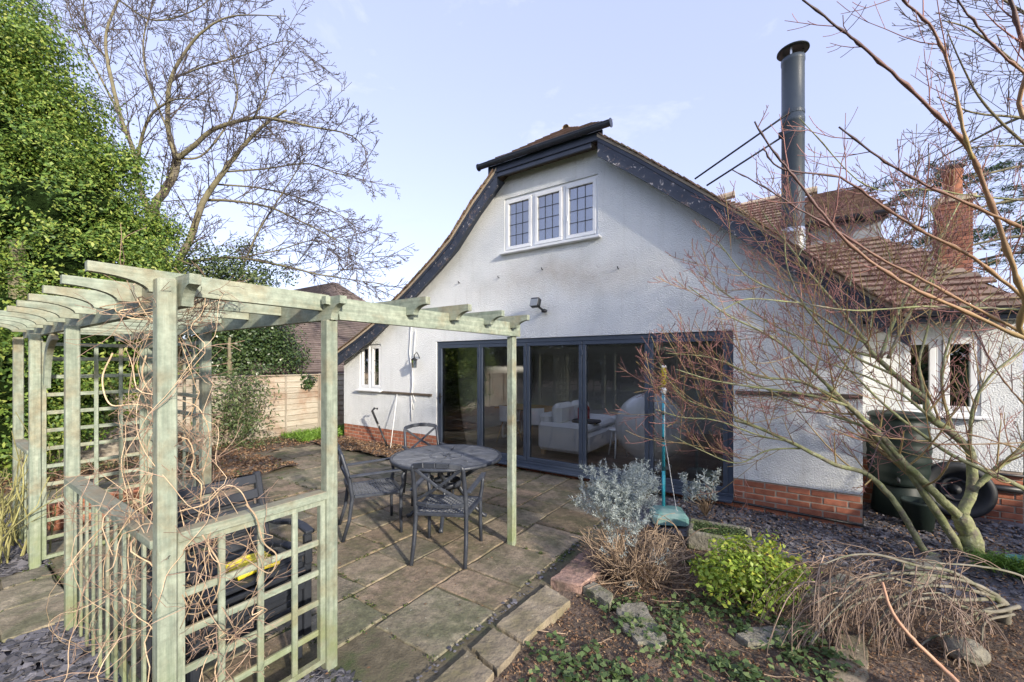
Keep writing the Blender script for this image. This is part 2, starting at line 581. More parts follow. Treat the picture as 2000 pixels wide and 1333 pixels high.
m_lf_ivy = leafmat('ground_cover_leaf', [(.1, (.05, .085, .03)), (.5, (.105, .165, .055)), (.85, (.20, .26, .10)), (.97, (.30, .27, .12))], .45, .2)
m_lf_grass = leafmat('grass_blade', [(.1, (.09, .19, .025)), (.5, (.17, .31, .04)), (.9, (.27, .42, .07))], .5, .3)
m_lf_litter = leafmat('fallen_leaf', [(.1, (.12, .062, .035)), (.5, (.24, .14, .08)), (.9, (.40, .28, .17))], .8, .1, .2)
m_lf_cedar = leafmat('cedar_needle', [(.1, (.035, .065, .035)), (.5, (.075, .12, .06)), (.9, (.14, .18, .09))], .6, .15)
m_lf_back = leafmat('garden_tree_leaf', [(.1, (.04, .065, .02)), (.5, (.08, .125, .035)), (.9, (.16, .20, .06))], .6, .2)
m_fence = {a: mk('weathered_fence_' + a, (.26, .23, .18), (.42, .375, .30), 5, .9, .5, 30, .004, rand=.16, stretch=s, blot=(.24, .14, .085), blot_scale=1.6, blot_at=(.48, .72))
           for a, s in (('y', (9, .6, 9)), ('z', (9, 9, .6)))}
m_floor = mk('dark_wood_plank', (.085, .055, .042), (.17, .11, .082), 4, .32, .1, 40, .001, rand=.35, stretch=(.6, 8, 8))
m_room = mk('room_paint', (.52, .53, .52), (.57, .575, .56), 1, .9, 0)
m_sofa = mk('pale_grey_fabric', (.68, .69, .68), (.76, .77, .76), 40, .95, .3, 200, .002)
m_shell = mk('white_gloss_shell', (.80, .81, .80), (.84, .845, .835), 1, .25, 0)
m_oak = mk('pale_oak', (.36, .22, .11), (.50, .33, .18), 8, .5, .1, 60, .001, stretch=(1, 9, 9))
m_red = mk('red_cushion', (.30, .02, .02), (.40, .04, .04), 20, .9, .2, 120)
m_dark_f = mk('dark_fabric', (.05, .045, .045), (.09, .08, .08), 20, .95, .3, 120)
m_cyan = mk('cyan_plastic_tube', (.05, .42, .52), (.07, .50, .60), 4, .35, .05, 80)
m_teal = mk('teal_plastic_base', (.10, .27, .25), (.20, .38, .35), 9, .55, .4, 50, .003, blot=(.30, .42, .38), blot_scale=6, blot_at=(.45, .65))
m_dteal = mk('dark_teal_plastic', (.012, .075, .085), (.02, .11, .12), 4, .4, 0)
m_yellow = mk('yellow_plastic', (.62, .52, .03), (.75, .64, .06), 4, .4, 0)
m_butt = mk('dark_green_plastic', (.008, .016, .013), (.018, .028, .024), 3, .5, spec=.25, bstr=.1, bscale=30, bdist=.002)
m_rubber = mk('black_rubber', (.012, .014, .016), (.028, .031, .034), 6, .6, .2, 40, .002)
m_terra = mk('terracotta', (.27, .10, .055), (.38, .16, .09), 6, .85, .2, 50)
m_cable = mk('white_cable', (.72, .72, .70), (.80, .80, .78), 5, .5, 0)
m_timber = mk('dark_old_timber', (.07, .055, .042), (.14, .11, .085), 6, .9, .5, 40, .004)
m_grey = mk('grey_lead_flashing', (.25, .27, .29), (.34, .36, .38), 3, .5, .2, 20, .003)
m_pale_bar = mk('pale_bar_finish', (.62, .64, .58), (.68, .70, .64), 20, .9, .1, 100)


def shootmat(name, stops):
    """bark that changes from dark purple tip to golden base; 'along' is stored on the mesh"""
    m, nt, out = nodes(name)
    a = nt.nodes.new('ShaderNodeAttribute'); a.attribute_name = 'along'
    q, _ = pos(nt)
    f = math_(nt, 'ADD', a.outputs['Fac'], math_(nt, 'MULTIPLY', math_(nt, 'SUBTRACT', noise(nt, q, 30, 4), .5), .35))
    bs = nt.nodes.new('ShaderNodeBsdfPrincipled')
    nt.links.new(ramp(nt, f, stops), bs.inputs['Base Color'])
    bs.inputs['Roughness'].default_value = .6
    nt.links.new(bump(nt, noise(nt, q, 120, 4), .3, .002), bs.inputs['Normal'])
    nt.links.new(bs.outputs[0], out.inputs[0])
    return m


m_shoot = shootmat('budded_shoot', [(.08, (.075, .05, .055)), (.35, (.19, .10, .085)), (.62, (.34, .20, .11)), (.9, (.38, .29, .12))])


def along(o, n_ring, sides):
    at = o.data.attributes.new('along', 'FLOAT', 'POINT')
    at.data.foreach_set('value', np.repeat(np.linspace(0, 1, n_ring), sides).astype(np.float32))

m_lawn = mk('mown_grass', (.03, .055, .014), (.07, .11, .028), 9, .95, 1.0, 60, .04, blot=(.055, .075, .02), blot_scale=.6)

m_tile_n = mk('old_brown_tile', (.11, .085, .08), (.19, .15, .135), 5, .95, .6, 40, .006, island=.2, blot=(.15, .13, .105), blot_scale=1.2)

m_cast_top = mk('highlit_cast_slats', (.085, .094, .108), (.17, .18, .198), 10, .45, .3, 80, .002, metal=.1)  # paler than the frame: highlights on the slats put into the colour

m_moss_j = leafmat('joint_moss', [(.1, (.035, .055, .015)), (.5, (.075, .11, .03)), (.9, (.14, .15, .06))], .8, .1, .2)
# ================================================================ the setting: ground, patio, beds
def gridmesh(name, x0, x1, y0, y1, step, fn, mat):
    nx, ny = int((x1 - x0) / step) + 1, int((y1 - y0) / step) + 1
    xs, ys = np.linspace(x0, x1, nx), np.linspace(y0, y1, ny)
    Xg, Yg = np.meshgrid(xs, ys)
    Z = fn(Xg, Yg)
    V = np.stack([Xg, Yg, Z], -1).reshape(-1, 3)
    F = []
    for j in range(ny - 1):
        for i in range(nx - 1):
            a = j * nx + i
            F.append((a, a + 1, a + 1 + nx, a + nx))
    me = bpy.data.meshes.new(name)
    me.from_pydata(V.tolist(), [], F)
    me.polygons.foreach_set('use_smooth', [True] * len(F))
    me.materials.append(mat)
    return link(bpy.data.objects.new(name, me))


ground = MB().add([(-150, -150, -.10), (150, -150, -.10), (150, 150, -.10), (-150, 150, -.10)], [(0, 1, 2, 3)]).build('ground', m_soil)
tag(ground, kind='structure')


def lumps(X, Y, a=.012):
    return a * (np.sin(X * 7.1 + 1.3 * np.sin(Y * 5.3)) + np.sin(Y * 8.3 + X * 3.1) + .7 * np.sin(X * 17 + Y * 13) + .5 * np.sin(X * 31 - Y * 23))


def bed_z(X, Y):
    hump = .03 * np.exp(-(((X - .4) / .9) ** 2 + ((Y - 2.9) / .9) ** 2))
    return -.035 + lumps(X, Y, .007) + hump


soil = gridmesh('soil_bed', -1.72, 3.2, .2, 5.2, .045, bed_z, m_soil)
tag(soil, kind='structure')
left_soil = gridmesh('soil_border', -12.0, -8.6, -2.0, 6.5, .07, lambda X, Y: -.02 + lumps(X, Y, .016) + .05 * np.clip((-8.9 - X), 0, 1), m_soil)
tag(left_soil, kind='structure')

lawn = MB().add([(-10.5, -30, -.07), (30, -30, -.07), (30, -1.6, -.07), (-10.5, -1.6, -.07)], [(0, 1, 2, 3)]).build('lawn', m_lawn)
tag(lawn, kind='structure')
lawn2 = MB().add([(-1.74, -1.6, -.066), (30, -1.6, -.066), (30, .19, -.066), (-1.74, .19, -.066)], [(0, 1, 2, 3)]).build('lawn', m_lawn)
tag(lawn2, kind='structure')
lawn3 = MB().add([(3.0, .19, -.066), (30, .19, -.066), (30, 40, -.066), (3.0, 40, -.066)], [(0, 1, 2, 3)]).build('lawn', m_lawn)
tag(lawn3, kind='structure')
patio = MB().box((-5.32, 3.27, -.040), (7.2, 5.1, .056)).build('patio', m_joint)
tag(patio, kind='structure')
strip = MB().box((-1.68, 3.2, -.05), (.18, 5.2, .085)).build('joint_strip', m_joint)
tag(strip, kind='structure')
path = MB().box((-4.83, -1.3, -.045), (1.4, 4.0, .05)).build('path', m_joint)
tag(path, kind='structure')


def slab_mesh(name, mat, seed, jit=.012, bev=.02, th=.05):
    r = random.Random(seed)
    out = []
    for sx, sy, ex, ey in ((-.5, -.5, .5, -.5), (.5, -.5, .5, .5), (.5, .5, -.5, .5), (-.5, .5, -.5, -.5)):
        for k in range(4):
            f = k / 4
            j = 0 if k == 0 else 1
            out.append((sx + (ex - sx) * f + r.uniform(-jit, jit) * (abs(ey - sy) > .1 or not j), sy + (ey - sy) * f + r.uniform(-jit, jit) * (abs(ex - sx) > .1 or not j)))
    n = len(out)
    v = [(x, y, -th) for x, y in out] + [(x, y, -.008) for x, y in out] + [(x * (1 - bev), y * (1 - bev), r.uniform(-.002, .001)) for x, y in out]
    f = []
    for k in (0, 1):
        f += [(k * n + i, k * n + (i + 1) % n, (k + 1) * n + (i + 1) % n, (k + 1) * n + i) for i in range(n)]
    f.append(tuple(range(2 * n, 3 * n)))
    me = bpy.data.meshes.new(name)
    me.from_pydata(v, [], f)
    me.materials.append(mat)
    return me


slab_me = [slab_mesh('paving_slab', m_slab, 40 + i, .018, .03) for i in range(7)]
BEDS = [(-8.95, -7.0, 2.45, 3.8), (-8.8, -6.05, 5.0, 5.9)]


EDGES = []


def lay(parent, x0, x1, y0, y1, r, ok):
    x = x1
    while x > x0 + .2:
        w = min(r.choice([.36, .45, .45, .6, .52]), x - x0)
        y = y0 - r.uniform(0, .5)
        while y < y1 - .05:
            L = r.choice([.36, .45, .6, .75, .6, .5])
            ya, yb = max(y, y0), min(y + L, y1)
            if y1 - yb < .2: yb = y1
            if yb - ya > .08 and ok((x - w / 2), (ya + yb) / 2, w, yb - ya):
                EDGES.append((x - w, x, ya, yb))
                p = piece('paving_slab', r.choice(slab_me), (x - w / 2, (ya + yb) / 2, r.uniform(-.003, .004)), parent,
                          (r.uniform(-.004, .004), r.uniform(-.004, .004), r.uniform(-.008, .008) + math.pi * r.randint(0, 1)), (w - .022, yb - ya - .022, 1))
            y = yb if yb == y1 else y + L
        x -= w


def clear(cx, cy, w, h):
    for a, b, c, d in BEDS:
        if a < cx + w * .3 and cx - w * .3 < b and c < cy + h * .3 and cy - h * .3 < d: return False
    if cx > -2.32 and cy < 1.42: return False
    return True


lay(patio, -8.9, -1.76, .72, 5.80, random.Random(11), clear)
lay(path, -5.45, -4.2, -3.2, .70, random.Random(5), lambda *a: True)

# beds cut in the paving: mounded soil
for k, (a, b, c, d) in enumerate(BEDS):
    o = gridmesh('soil_patch', a, b, c, d, .06, lambda X, Y: .012 + lumps(X, Y, .014) + .02, m_soil)
    tag(o, kind='structure')

# ================================================================ the house
D = 5.83
WX0, WX1 = -8.78, 0.66
house = thing('house', 'white roughcast house gable with bifold doors and black bargeboards', 'house', (-3.3, D, 0))

VL = [(-3.25, 5.90), (-4.2, 4.98), (-4.62, 4.62), (-5.16, 4.06), (-5.6, 3.74), (-6.25, 3.31), (-6.71, 3.04), (-7.37, 2.62), (-8.05, 2.30), (-9.0, 1.90)]
VR = [(-3.25, 5.90), (-2.2, 5.01), (-1.69, 4.61), (-1.22, 4.215), (-.74, 3.81), (-.21, 3.33), (.27, 2.87), (.69, 2.50), (1.0, 2.25)]


def prof(x):
    P = [(a, b) for a, b in VL[::-1]] + VR[1:]
    return float(np.interp(x, [p[0] for p in P], [p[1] for p in P]))


def wall_top(x):
    z = prof(x) - .10
    return min(z, 5.08)


OPEN = [(-5.75, -.585, -1, 2.205), (-4.11, -2.39, 3.70, 4.64), (-8.17, -7.425, 1.19, 2.205)]
PL = .35
xs = sorted({WX0, WX1, *[o[0] for o in OPEN], *[o[1] for o in OPEN], *[p[0] for p in VL + VR if WX0 < p[0] < WX1], -3.9, -4.27, -2.6, -2.1, -3.0})
w = MB()
for xa, xb in zip(xs[:-1], xs[1:]):
    cuts = sorted([(max(o[2], PL), o[3]) for o in OPEN if o[0] < (xa + xb) / 2 < o[1]])
    z = PL
    spans = []
    for c0, c1 in cuts:
        if c0 > z + 1e-6: spans.append((z, z, c0, c0))
        z = c1
    spans.append((z, z, wall_top(xa), wall_top(xb)))
    for a0, b0, a1, b1 in spans:
        for Y, flip in ((D, False), (D + .26, True)):
            q = [(xa, Y, a0), (xb, Y, b0), (xb, Y, b1), (xa, Y, a1)]
            w.add(q, [(0, 1, 2, 3)] if not flip else [(3, 2, 1, 0)])
        w.add([(xa, D, a0), (xa, D + .26, a0), (xb, D + .26, b0), (xb, D, b0)], [(0, 1, 2, 3)])
        w.add([(xa, D, a1), (xa, D + .26, a1), (xb, D + .26, b1), (xb, D, b1)], [(3, 2, 1, 0)])
for o in OPEN:
    for x in o[:2]:
        w.add([(x, D, max(o[2], PL)), (x, D + .26, max(o[2], PL)), (x, D + .26, o[3]), (x, D, o[3])], [(0, 1, 2, 3)])
w.box((WX0 + .13, D + .26 + 4, 1.0), (.26, 8, 2.2))                    # left side wall
w.box((WX1 - .13, D + .26 + .48, 1.35), (.26, .96, 2.0))
gable = w.build('gable_wall', m_wall, house)

# brick plinth, brick by brick
brick_me = MB().box((0, 0, 0), (.215, .1, .065), .006).mesh('brick', m_brick)
mort = MB()
mort.box(((WX0 - 5.75) / 2, D + .13, .165), (-5.75 - WX0, .24, .38))
mort.box((-3.17, D + .15, .0), (5.16, .26, .09))
mort.box(((WX1 - .585) / 2, D + .13, .155), (WX1 + .585, .24, .40))
plinth = mort.build('plinth', m_mortar, house)
for xa, xb, rows, zb in ((WX0, -5.75, 5, -.02), (-5.75, -.585, 1, -.025), (-.585, WX1, 5, -.04)):
    for k in range(rows):
        x = xa + (0 if k % 2 else -.1125)
        while x < xb - .03:
            a, b = max(x, xa) + .005, min(x + .215, xb - .001)
            if b - a > .03:
                piece('brick', brick_me, ((a + b) / 2, D + .055 + rng.uniform(-.002, .002), zb + .0375 + k * .075), plinth, (0, rng.uniform(-.004, .004), 0), ((b - a) / .215, 1, 1))
            x += .225

# roof of the gable end: two slopes with a half hip
r_ = MB()
for V in (VL, VR):
    for (x0, z0), (x1, z1) in zip(V[:-1], V[1:]):
        ya = 5.60
        q = [(x0, ya, z0), (x1, ya, z1), (x1, 15, z1), (x0, 15, z0)]
        if z0 > 5.5: q = [(x0, 6.52, z0), (x1, ya, z1), (x1, 15, z1), (x0, 15, z0)]
        # both slopes cut open out of view, added to bring daylight into the room
        parts_ = [q]
        if V is VL and 3.2 < z1 and z0 < 5.0:
            parts_ = [[(x0, ya, z0), (x1, ya, z1), (x1, 6.15, z1), (x0, 6.15, z0)], [(x0, 11.0, z0), (x1, 11.0, z1), (x1, 15, z1), (x0, 15, z0)]]
        if V is VR and x0 > -2.3 and x1 < -.7:
            parts_ = [[(x0, ya, z0), (x1, ya, z1), (x1, 6.15, z1), (x0, 6.15, z0)], [(x0, 11.0, z0), (x1, 11.0, z1), (x1, 15, z1), (x0, 15, z0)]]
        for q in parts_[:-1]:
            lo = [(x, y, z - .07) for x, y, z in q]
            r_.add(q + lo, [(0, 1, 2, 3), (7, 6, 5, 4), (0, 4, 5, 1), (3, 2, 6, 7), (1, 5, 6, 2), (0, 3, 7, 4)])
        q = parts_[-1]
        lo = [(x, y, z - .07) for x, y, z in q]
        r_.add(q + lo, [(0, 1, 2, 3), (7, 6, 5, 4), (0, 4, 5, 1), (3, 2, 6, 7), (1, 5, 6, 2), (0, 3, 7, 4)])
roof = r_.build('main_roof', m_tile, house, fix=True)
vt = MB().box((0, 0, 0), (.165, .165, .016), .003).mesh('verge_tile', m_tile_o)
for V, sg in ((VL, -1), (VR, 1)):
    P = [Vector((x, 0, z)) for x, z in V[1:]]
    s = 0.0
    L = sum((b - a).length for a, b in zip(P[:-1], P[1:]))
    while s < L - .05:
        acc = 0
        for a, b in zip(P[:-1], P[1:]):
            l = (b - a).length
            if acc + l >= s:
                p = a + (b - a) * ((s - acc) / l); dr = (b - a) / l; break
            acc += l
        ang = math.atan2(-dr.z, dr.x)
        for c in range(2):
            piece('verge_tile', vt, (p.x, 5.615 + c * .168 + rng.uniform(-.006, .006), p.z + .022 + rng.uniform(-.003, .003)), roof,
                  (rng.uniform(-.03, .03), ang + (.09 if sg > 0 else -.09), 0))
        s += .105
# pale cement and undercloak line under the verge, then the bargeboards
for V, nm in ((VL, 'left'), (VR, 'right')):
    cem, bb, cap = MB(), MB(), MB()
    P = [(x, z) for x, z in V[1:]]
    if V is VL: P[0] = (-4.10, 5.08)
    else: P[0] = (-2.30, 5.09)
    for (x0, z0), (x1, z1) in zip(P[:-1], P[1:]):
        l = math.hypot(x1 - x0, z1 - z0)
        nx, nz_ = (z1 - z0) / l, -(x1 - x0) / l
        if nz_ > 0: nx, nz_ = -nx, -nz_

        def strip(mb, ya, yb, d0, d1):
            a = [(x0 + nx * d0 * 0, ya, z0 - d0 * 1.12), (x1, ya, z1 - d0 * 1.12), (x1, ya, z1 - d1 * 1.12), (x0, ya, z0 - d1 * 1.12)]
            b = [(x, yb, z) for x, _, z in a]
            mb.add(a + b, [(0, 1, 2, 3), (7, 6, 5, 4), (0, 4, 5, 1), (3, 2, 6, 7)])
        strip(cem, 5.575, 5.66, -.008, .03)
        strip(bb, 5.60, 5.632, .033, .27)
        strip(cap, 5.588, 5.599, .034, .085)
    cem.build('verge_cement', m_cement, house, fix=True)
    bo = bb.build('bargeboard', m_barge, house, fix=True)
    cap.build('capping_strip', m_barge_up, bo, fix=True)
    # boarded soffit behind the bargeboard
    sf = MB()
    for (x0, z0), (x1, z1) in zip(P[:-1], P[1:]):
        sf.add([(x0, 5.634, z0 - .16), (x1, 5.634, z1 - .16), (x1, D - .002, z1 - .16), (x0, D - .002, z0 - .16)], [(0, 1, 2, 3)])
    sf.build('soffit', m_barge_up, house)


def tiles(mb, O, a, u, n, W, H, inside, tw=.19, g=.125, seed=1):
    O, a, u, n = [np.array(q, float) for q in (O, a, u, n)]
    r = random.Random(seed)
    rows = int(H / g) + 1
    for k in range(rows):
        off = (k % 2) * tw / 2
        c = -off
        while c < W:
            s0, s1, t0 = max(c, 0) + .002, min(c + tw, W) - .002, k * g
            if s1 - s0 > .02 and inside((s0 + s1) / 2, t0 + g / 2):
                dz = r.uniform(-.003, .004)
                P0, P1 = O + a * s0 + u * (t0 + r.uniform(-.004, .004)), O + a * s1 + u * (t0 + r.uniform(-.004, .004))
                Q0, Q1 = O + a * s0 + u * (t0 + g * 1.25), O + a * s1 + u * (t0 + g * 1.25)
                hi, lo = .050 + dz, .020 + dz
                v = [P0 + n * lo, P1 + n * lo, P1 + n * hi, P0 + n * hi, Q1 + n * .012, Q0 + n * .012]
                mb.add(v, [(0, 1, 2, 3), (3, 2, 4, 5), (0, 3, 5), (1, 4, 2)])
            c += tw
    return mb


# the half hip over the gable: sloping tiles, fascia, gutter
HX0, HX1, HY, HZ = -4.42, -2.08, 5.56, 5.16
hu = np.array((0, .94, .71)); hl = np.linalg.norm(hu); hu = hu / hl
hn = np.array((0, -hu[2], hu[1]))
hip = tiles(MB(), (HX0, HY - .02, HZ), (1, 0, 0), hu, hn, HX1 - HX0, hl, lambda s, t: t / hl < 1 - abs(s - (HX1 - HX0) / 2) / ((HX1 - HX0) / 2) + .03, seed=3)
hipb = MB().add([(HX0, HY, HZ), (HX1, HY, HZ), (-3.25, 6.50, 5.87)], [(0, 1, 2)]).build('hip_roof', m_tile, house)
h_t = hip.build('hip_tiles', m_tile, hipb); tag(h_t, kind='stuff')
rt = MB()
for k in range(12):
    y = 6.46 + k * .32
    rt.lathe([(.07, 0), (.075, .3)], (-3.25, y, 5.90), 10, Matrix.Rotation(R(-90), 3, 'X').to_4x4())
rt.build('ridge_tiles', m_cement, house)
fa = MB()
fa.box((-3.25, 5.597, 5.075), (2.06, .03, .13), .004)
fa.build('fascia', m_barge_up, house)
f2 = MB().box((-3.25, 5.618, 4.985), (1.70, .03, .09), .004).build('fascia_lower_board', m_barge_up, house)
sf = MB().box((-3.25, 5.735, 5.02), (1.72, .185, .012)).build('soffit', m_timber, house)
gt = MB()
arc = [(.058 * math.cos(t), .058 * math.sin(t)) for t in np.linspace(math.pi, 2 * math.pi, 9)]
arc2 = [(.052 * math.cos(t), .052 * math.sin(t)) for t in np.linspace(2 * math.pi, math.pi, 9)]
gt.prism(arc + arc2, lambda a, b, t: (t, 5.515 + a, 5.165 + b), -4.43, -2.07)
gt.box((-3.25, 5.455, 5.166), (2.36, .012, .014), .003)
g_o = gt.build('gutter', m_gutter, house, fix=True)
for x in (-4.432, -2.068):
    MB().lathe([(0, -.006), (.062, -.006), (.062, .006), (0, .006)], (x, 5.515, 5.15), 18, Matrix.Rotation(R(90), 3, 'Y').to_4x4()).build('end_cap', m_gutter, g_o)
for x in (-3.95, -3.25, -2.55):
    MB().prism([(q[0] * 1.08, q[1] * 1.08) for q in arc] + [(q[0] * 1.06, q[1] * 1.06) for q in arc2], lambda a, b, t: (t, 5.515 + a, 5.165 + b), x - .012, x + .012).build('gutter_clip', m_gutter, g_o, fix=True)


# windows
def lead_window(name, x0, x1, z0, z1, n, Y, rows, cols, glass, label=None, openers=True):
    f = MB()
    fw = .045
    yf = Y + .055
    f.box(((x0 + x1) / 2, yf, z1 - fw / 2), (x1 - x0, .06, fw), .004)
    f.box(((x0 + x1) / 2, yf, z0 + fw / 2), (x1 - x0, .06, fw), .004)
    for k in range(n + 1):
        x = x0 + (x1 - x0) * k / n
        x = min(max(x, x0 + fw / 2), x1 - fw / 2)
        f.box((x, yf, (z0 + z1) / 2), (fw, .058, z1 - z0 - fw * 2), .004)
    win = f.build('window', m_upvc, house)
    if label: win['label'] = label
    for k in range(n):
        a = x0 + (x1 - x0) * k / n + fw * .72
        b = x0 + (x1 - x0) * (k + 1) / n - fw * .72
        c, d = z0 + fw + .002, z1 - fw - .002
        s = .055
        cm = MB()
        for (p, q) in (((a, c), (b, c + s)), ((a, d - s), (b, d)), ((a, c + s), (a + s, d - s)), ((b - s, c + s), (b, d - s))):
            cm.box(((p[0] + q[0]) / 2, yf - .022, (p[1] + q[1]) / 2), (q[0] - p[0], .05, q[1] - p[1]), .005)
        cm.build('casement', m_upvc, win)
        ga, gb, gc, gd = a + s, b - s, c + s, d - s
        MB().box(((ga + gb) / 2, yf - .01, (gc + gd) / 2), (gb - ga, .012, gd - gc)).build('pane', glass, win)
        for i in range(1, cols):
            x = ga + (gb - ga) * i / cols
            MB().box((x, yf - .019, (gc + gd) / 2), (.010, .004, gd - gc)).build('lead_bar', m_lead, win)
        for i in range(1, rows):
            z = gc + (gd - gc) * i / rows
            MB().box(((ga + gb) / 2, yf - .0195, z), (gb - ga, .003, .010)).build('lead_bar', m_lead, win)
        if openers and k == n - 1:
            MB().box((ga - .025, yf - .055, (gc + gd) / 2 - .1), (.014, .012, .10), .003).build('window_handle', m_upvc, win)
    MB().box(((x0 + x1) / 2, Y - .015, z0 - .022), (x1 - x0 + .12, .15, .035), .006).build('sill', m_upvc, win)
    # dark-coloured sheet standing in for the unlit room behind the pane
    MB().box(((x0 + x1) / 2, Y + .62, (z0 + z1) / 2), (x1 - x0 + .3, .02, z1 - z0 + .3)).build('dark_room_sheet', m_dark_f, win)
    return win


lead_window('upper', -4.11, -2.39, 3.70, 4.64, 3, D, 4, 3, m_glass_up, 'white three-light window with leaded panes under the hip')
lead_window('small', -8.17, -7.425, 1.19, 2.205, 2, D, 3, 1, m_glass_up, 'small white two-light window at the low corner of the gable')
for x0, x1, z, nm in ((-7.40, -5.86, 1.15, ''), (-.56, WX1 - .002, 1.425, '')):
    MB().box(((x0 + x1) / 2, D - .012, z), (x1 - x0, .05, .045), .006).build('timber_strip', m_timber, house)
for px, py in ((898, 553), (975, 543), (1060, 527), (1208, 525)):
    p = U(px, py, Y=D)
    MB().tube([p + Vector((0, .01, 0)), p + Vector((0, -.03, 0)), p + Vector((0, -.045, .025))], .008, 6).build('hook', m_black, house)

# bifold doors
ys = D + .07
fr = MB()
X0, X1, Z0, Z1 = -5.75, -.585, .062, 2.203
fr.box(((X0 + X1) / 2, ys, Z1 - .035), (X1 - X0, .09, .07), .004)
fr.box((X0 + .03, ys, (Z0 + Z1) / 2), (.06, .088, Z1 - Z0 - .142), .004)
fr.box((X1 - .03, ys, (Z0 + Z1) / 2), (.06, .088, Z1 - Z0 - .142), .004)
fr.box(((X0 + X1) / 2, ys - .005, Z0 + .05), (X1 - X0, .10, .04), .004)
fr.box(((X0 + X1) / 2, D - .045, Z0 + .015), (X1 - X0 - .004, .21, .03), .006)
frame = fr.build('door_frame', m_alu, house)
bx = [-5.69, -4.68, -3.675, -2.655, -1.64, -.645]
for k in range(5):
    a, b = bx[k] + .003, bx[k + 1] - .003
    c, d = Z0 + .073, Z1 - .073
    s = .058
    lf = MB()
    for (p, q) in (((a, c), (b, c + s + .01)), ((a, d - s), (b, d)), ((a, c + s + .01), (a + s, d - s)), ((b - s, c + s + .01), (b, d - s))):
        lf.box(((p[0] + q[0]) / 2, ys - .012, (p[1] + q[1]) / 2), (q[0] - p[0], .07, q[1] - p[1]), .005)
    leaf = lf.build('door_leaf', m_alu, house)
    MB().box(((a + b) / 2, ys - .012, (c + d) / 2 + .005), (b - a - 2 * s, .014, d - c - 2 * s - .01)).build('pane', m_glass, leaf)
    if k == 0:
        h = MB(); h.box((a + .03, ys - .056, 1.10), (.03, .012, .2), .004); h.tube([(a + .03, ys - .06, 1.14), (a + .03, ys - .10, 1.14), (a + .15, ys - .105, 1.14)], .01, 8)
        h.build('door_handle', m_black, leaf)
    else:
        for z in (.35, 1.1, 1.95):
            MB().box((bx[k], ys - .053, z), (.03, .012, .09), .003).build('hinge', m_alu, leaf)

# the room behind the doors
rm = MB()
rx0, rx1, ry0, ry1, rz0, rz1 = -6.6, -.35, D + .27, 10.9, .06, 2.42
rm.box(((rx0 + rx1) / 2, ry1 + .05, 1.24), (rx1 - rx0, .1, 2.4))
rm.box((rx0 - .05, (ry0 + ry1) / 2, 1.24), (.1, ry1 - ry0, 2.4))
rm.box((rx1 + .05, (ry0 + ry1) / 2, 1.24), (.1, ry1 - ry0, 2.4))
rm.box(((rx0 + rx1) / 2, 6.14, rz1 + .05), (rx1 - rx0 + .2, .08, .3))
rm.box(((rx0 + rx1) / 2, 10.3, rz1 + .05), (rx1 - rx0 + .2, 1.4, .08))
rm.box((-5.6, 7.9, rz1 + .05), (2.0, 3.4, .08))  # ceiling strip added to keep sun off the lower left wall
rm.box((rx0 - .05, 7.8, 2.75), (.1, 3.4, .5))  # upper lining added to bounce sun down into the room
rm.box((rx1 + .05, 7.8, 2.7), (.1, 3.0, .6))
room = rm.build('inner_wall', m_room, house)
MB().add([(-4.2, 6.15, 4.95), (-6.25, 6.15, 3.30), (-6.25, 11.0, 3.30), (-4.2, 11.0, 4.95)], [(0, 1, 2, 3)]).build('added_daylight_pane', m_glass, house)  # glazed opening added out of sight to brighten the room
MB().add([(-2.2, 6.15, 4.98), (-.74, 6.15, 3.78), (-.74, 11.0, 3.78), (-2.2, 11.0, 4.98)], [(0, 1, 2, 3)]).build('added_daylight_pane', m_glass, house)
fl = MB().box(((rx0 + rx1) / 2, (ry0 + ry1) / 2 - .1, .03), (rx1 - rx0, ry1 - ry0 + .3, .05)).build('floor', m_floor, house)
plank_me = MB().box((0, 0, 0), (1.2, .122, .012), .002).mesh('plank', m_floor)
y = ry0 - .02
k = 0
while y < 9.4:
    x = rx0 + (k % 3) * -.4
    while x < rx1:
        a, b = max(x, rx0), min(x + 1.196, rx1)
        if b - a > .05: piece('plank', plank_me, ((a + b) / 2, y, .062), fl, (0, 0, 0), ((b - a) / 1.2, 1, 1))
        x += 1.2
    y += .125; k += 1
for k in range(5):
    a, b = bx[k] + .05, bx[k + 1] - .05
    MB().box(((a + b) / 2, D + .20, 2.13), (b - a, .06, .11), .01).build('pale_head_bar', m_pale_bar, house)  # pale bar across the head of each leaf

# the wing to the right, recessed
WY = 7.05
ww = MB()
OX0, OX1, OZ0, OZ1 = 1.17, 1.86, 1.17, 2.12
for a, b, c, d in ((WX1, OX0, .56, 2.5), (OX1, 2.18, .56, 2.5), (OX0, OX1, .56, OZ0), (OX0, OX1, OZ1, 2.5)):
    ww.box(((a + b) / 2, WY + .12, (c + d) / 2), (b - a, .24, d - c))
ww.box((2.06, 9.0, 1.2), (.24, 3.6, 2.4))
ww.build('wing_wall', m_wall, house)
lead_window('wing', OX0, OX1, OZ0, OZ1, 2, WY, 1, 1, m_glass_up, 'white wing window behind the maple stems', False)
mo = MB().box(((WX1 + 2.18) / 2, WY + .13, .24), (2.18 - WX1, .24, .64)).build('wing_plinth', m_mortar, house)
for k in range(8):
    x = WX1 + (0 if k % 2 else -.1125)
    while x < 2.16:
        a, b = max(x, WX1) + .005, min(x + .215, 2.18)
        if b - a > .03: piece('brick', brick_me, ((a + b) / 2, WY + .052 + rng.uniform(-.002, .002), -.03 + k * .075), mo, (0, 0, 0), ((b - a) / .215, 1, 1))
        x += .225
MB().tube([(1.75, WY - .03, .36), (2.24, WY - .03, .36)], .035, 10).build('waste_pipe', m_black, house, True)
MB().tube([(1.80, WY - .03, .52), (2.24, WY - .03, .52)], .014, 8).build('cable_pipe', m_black, house, True)
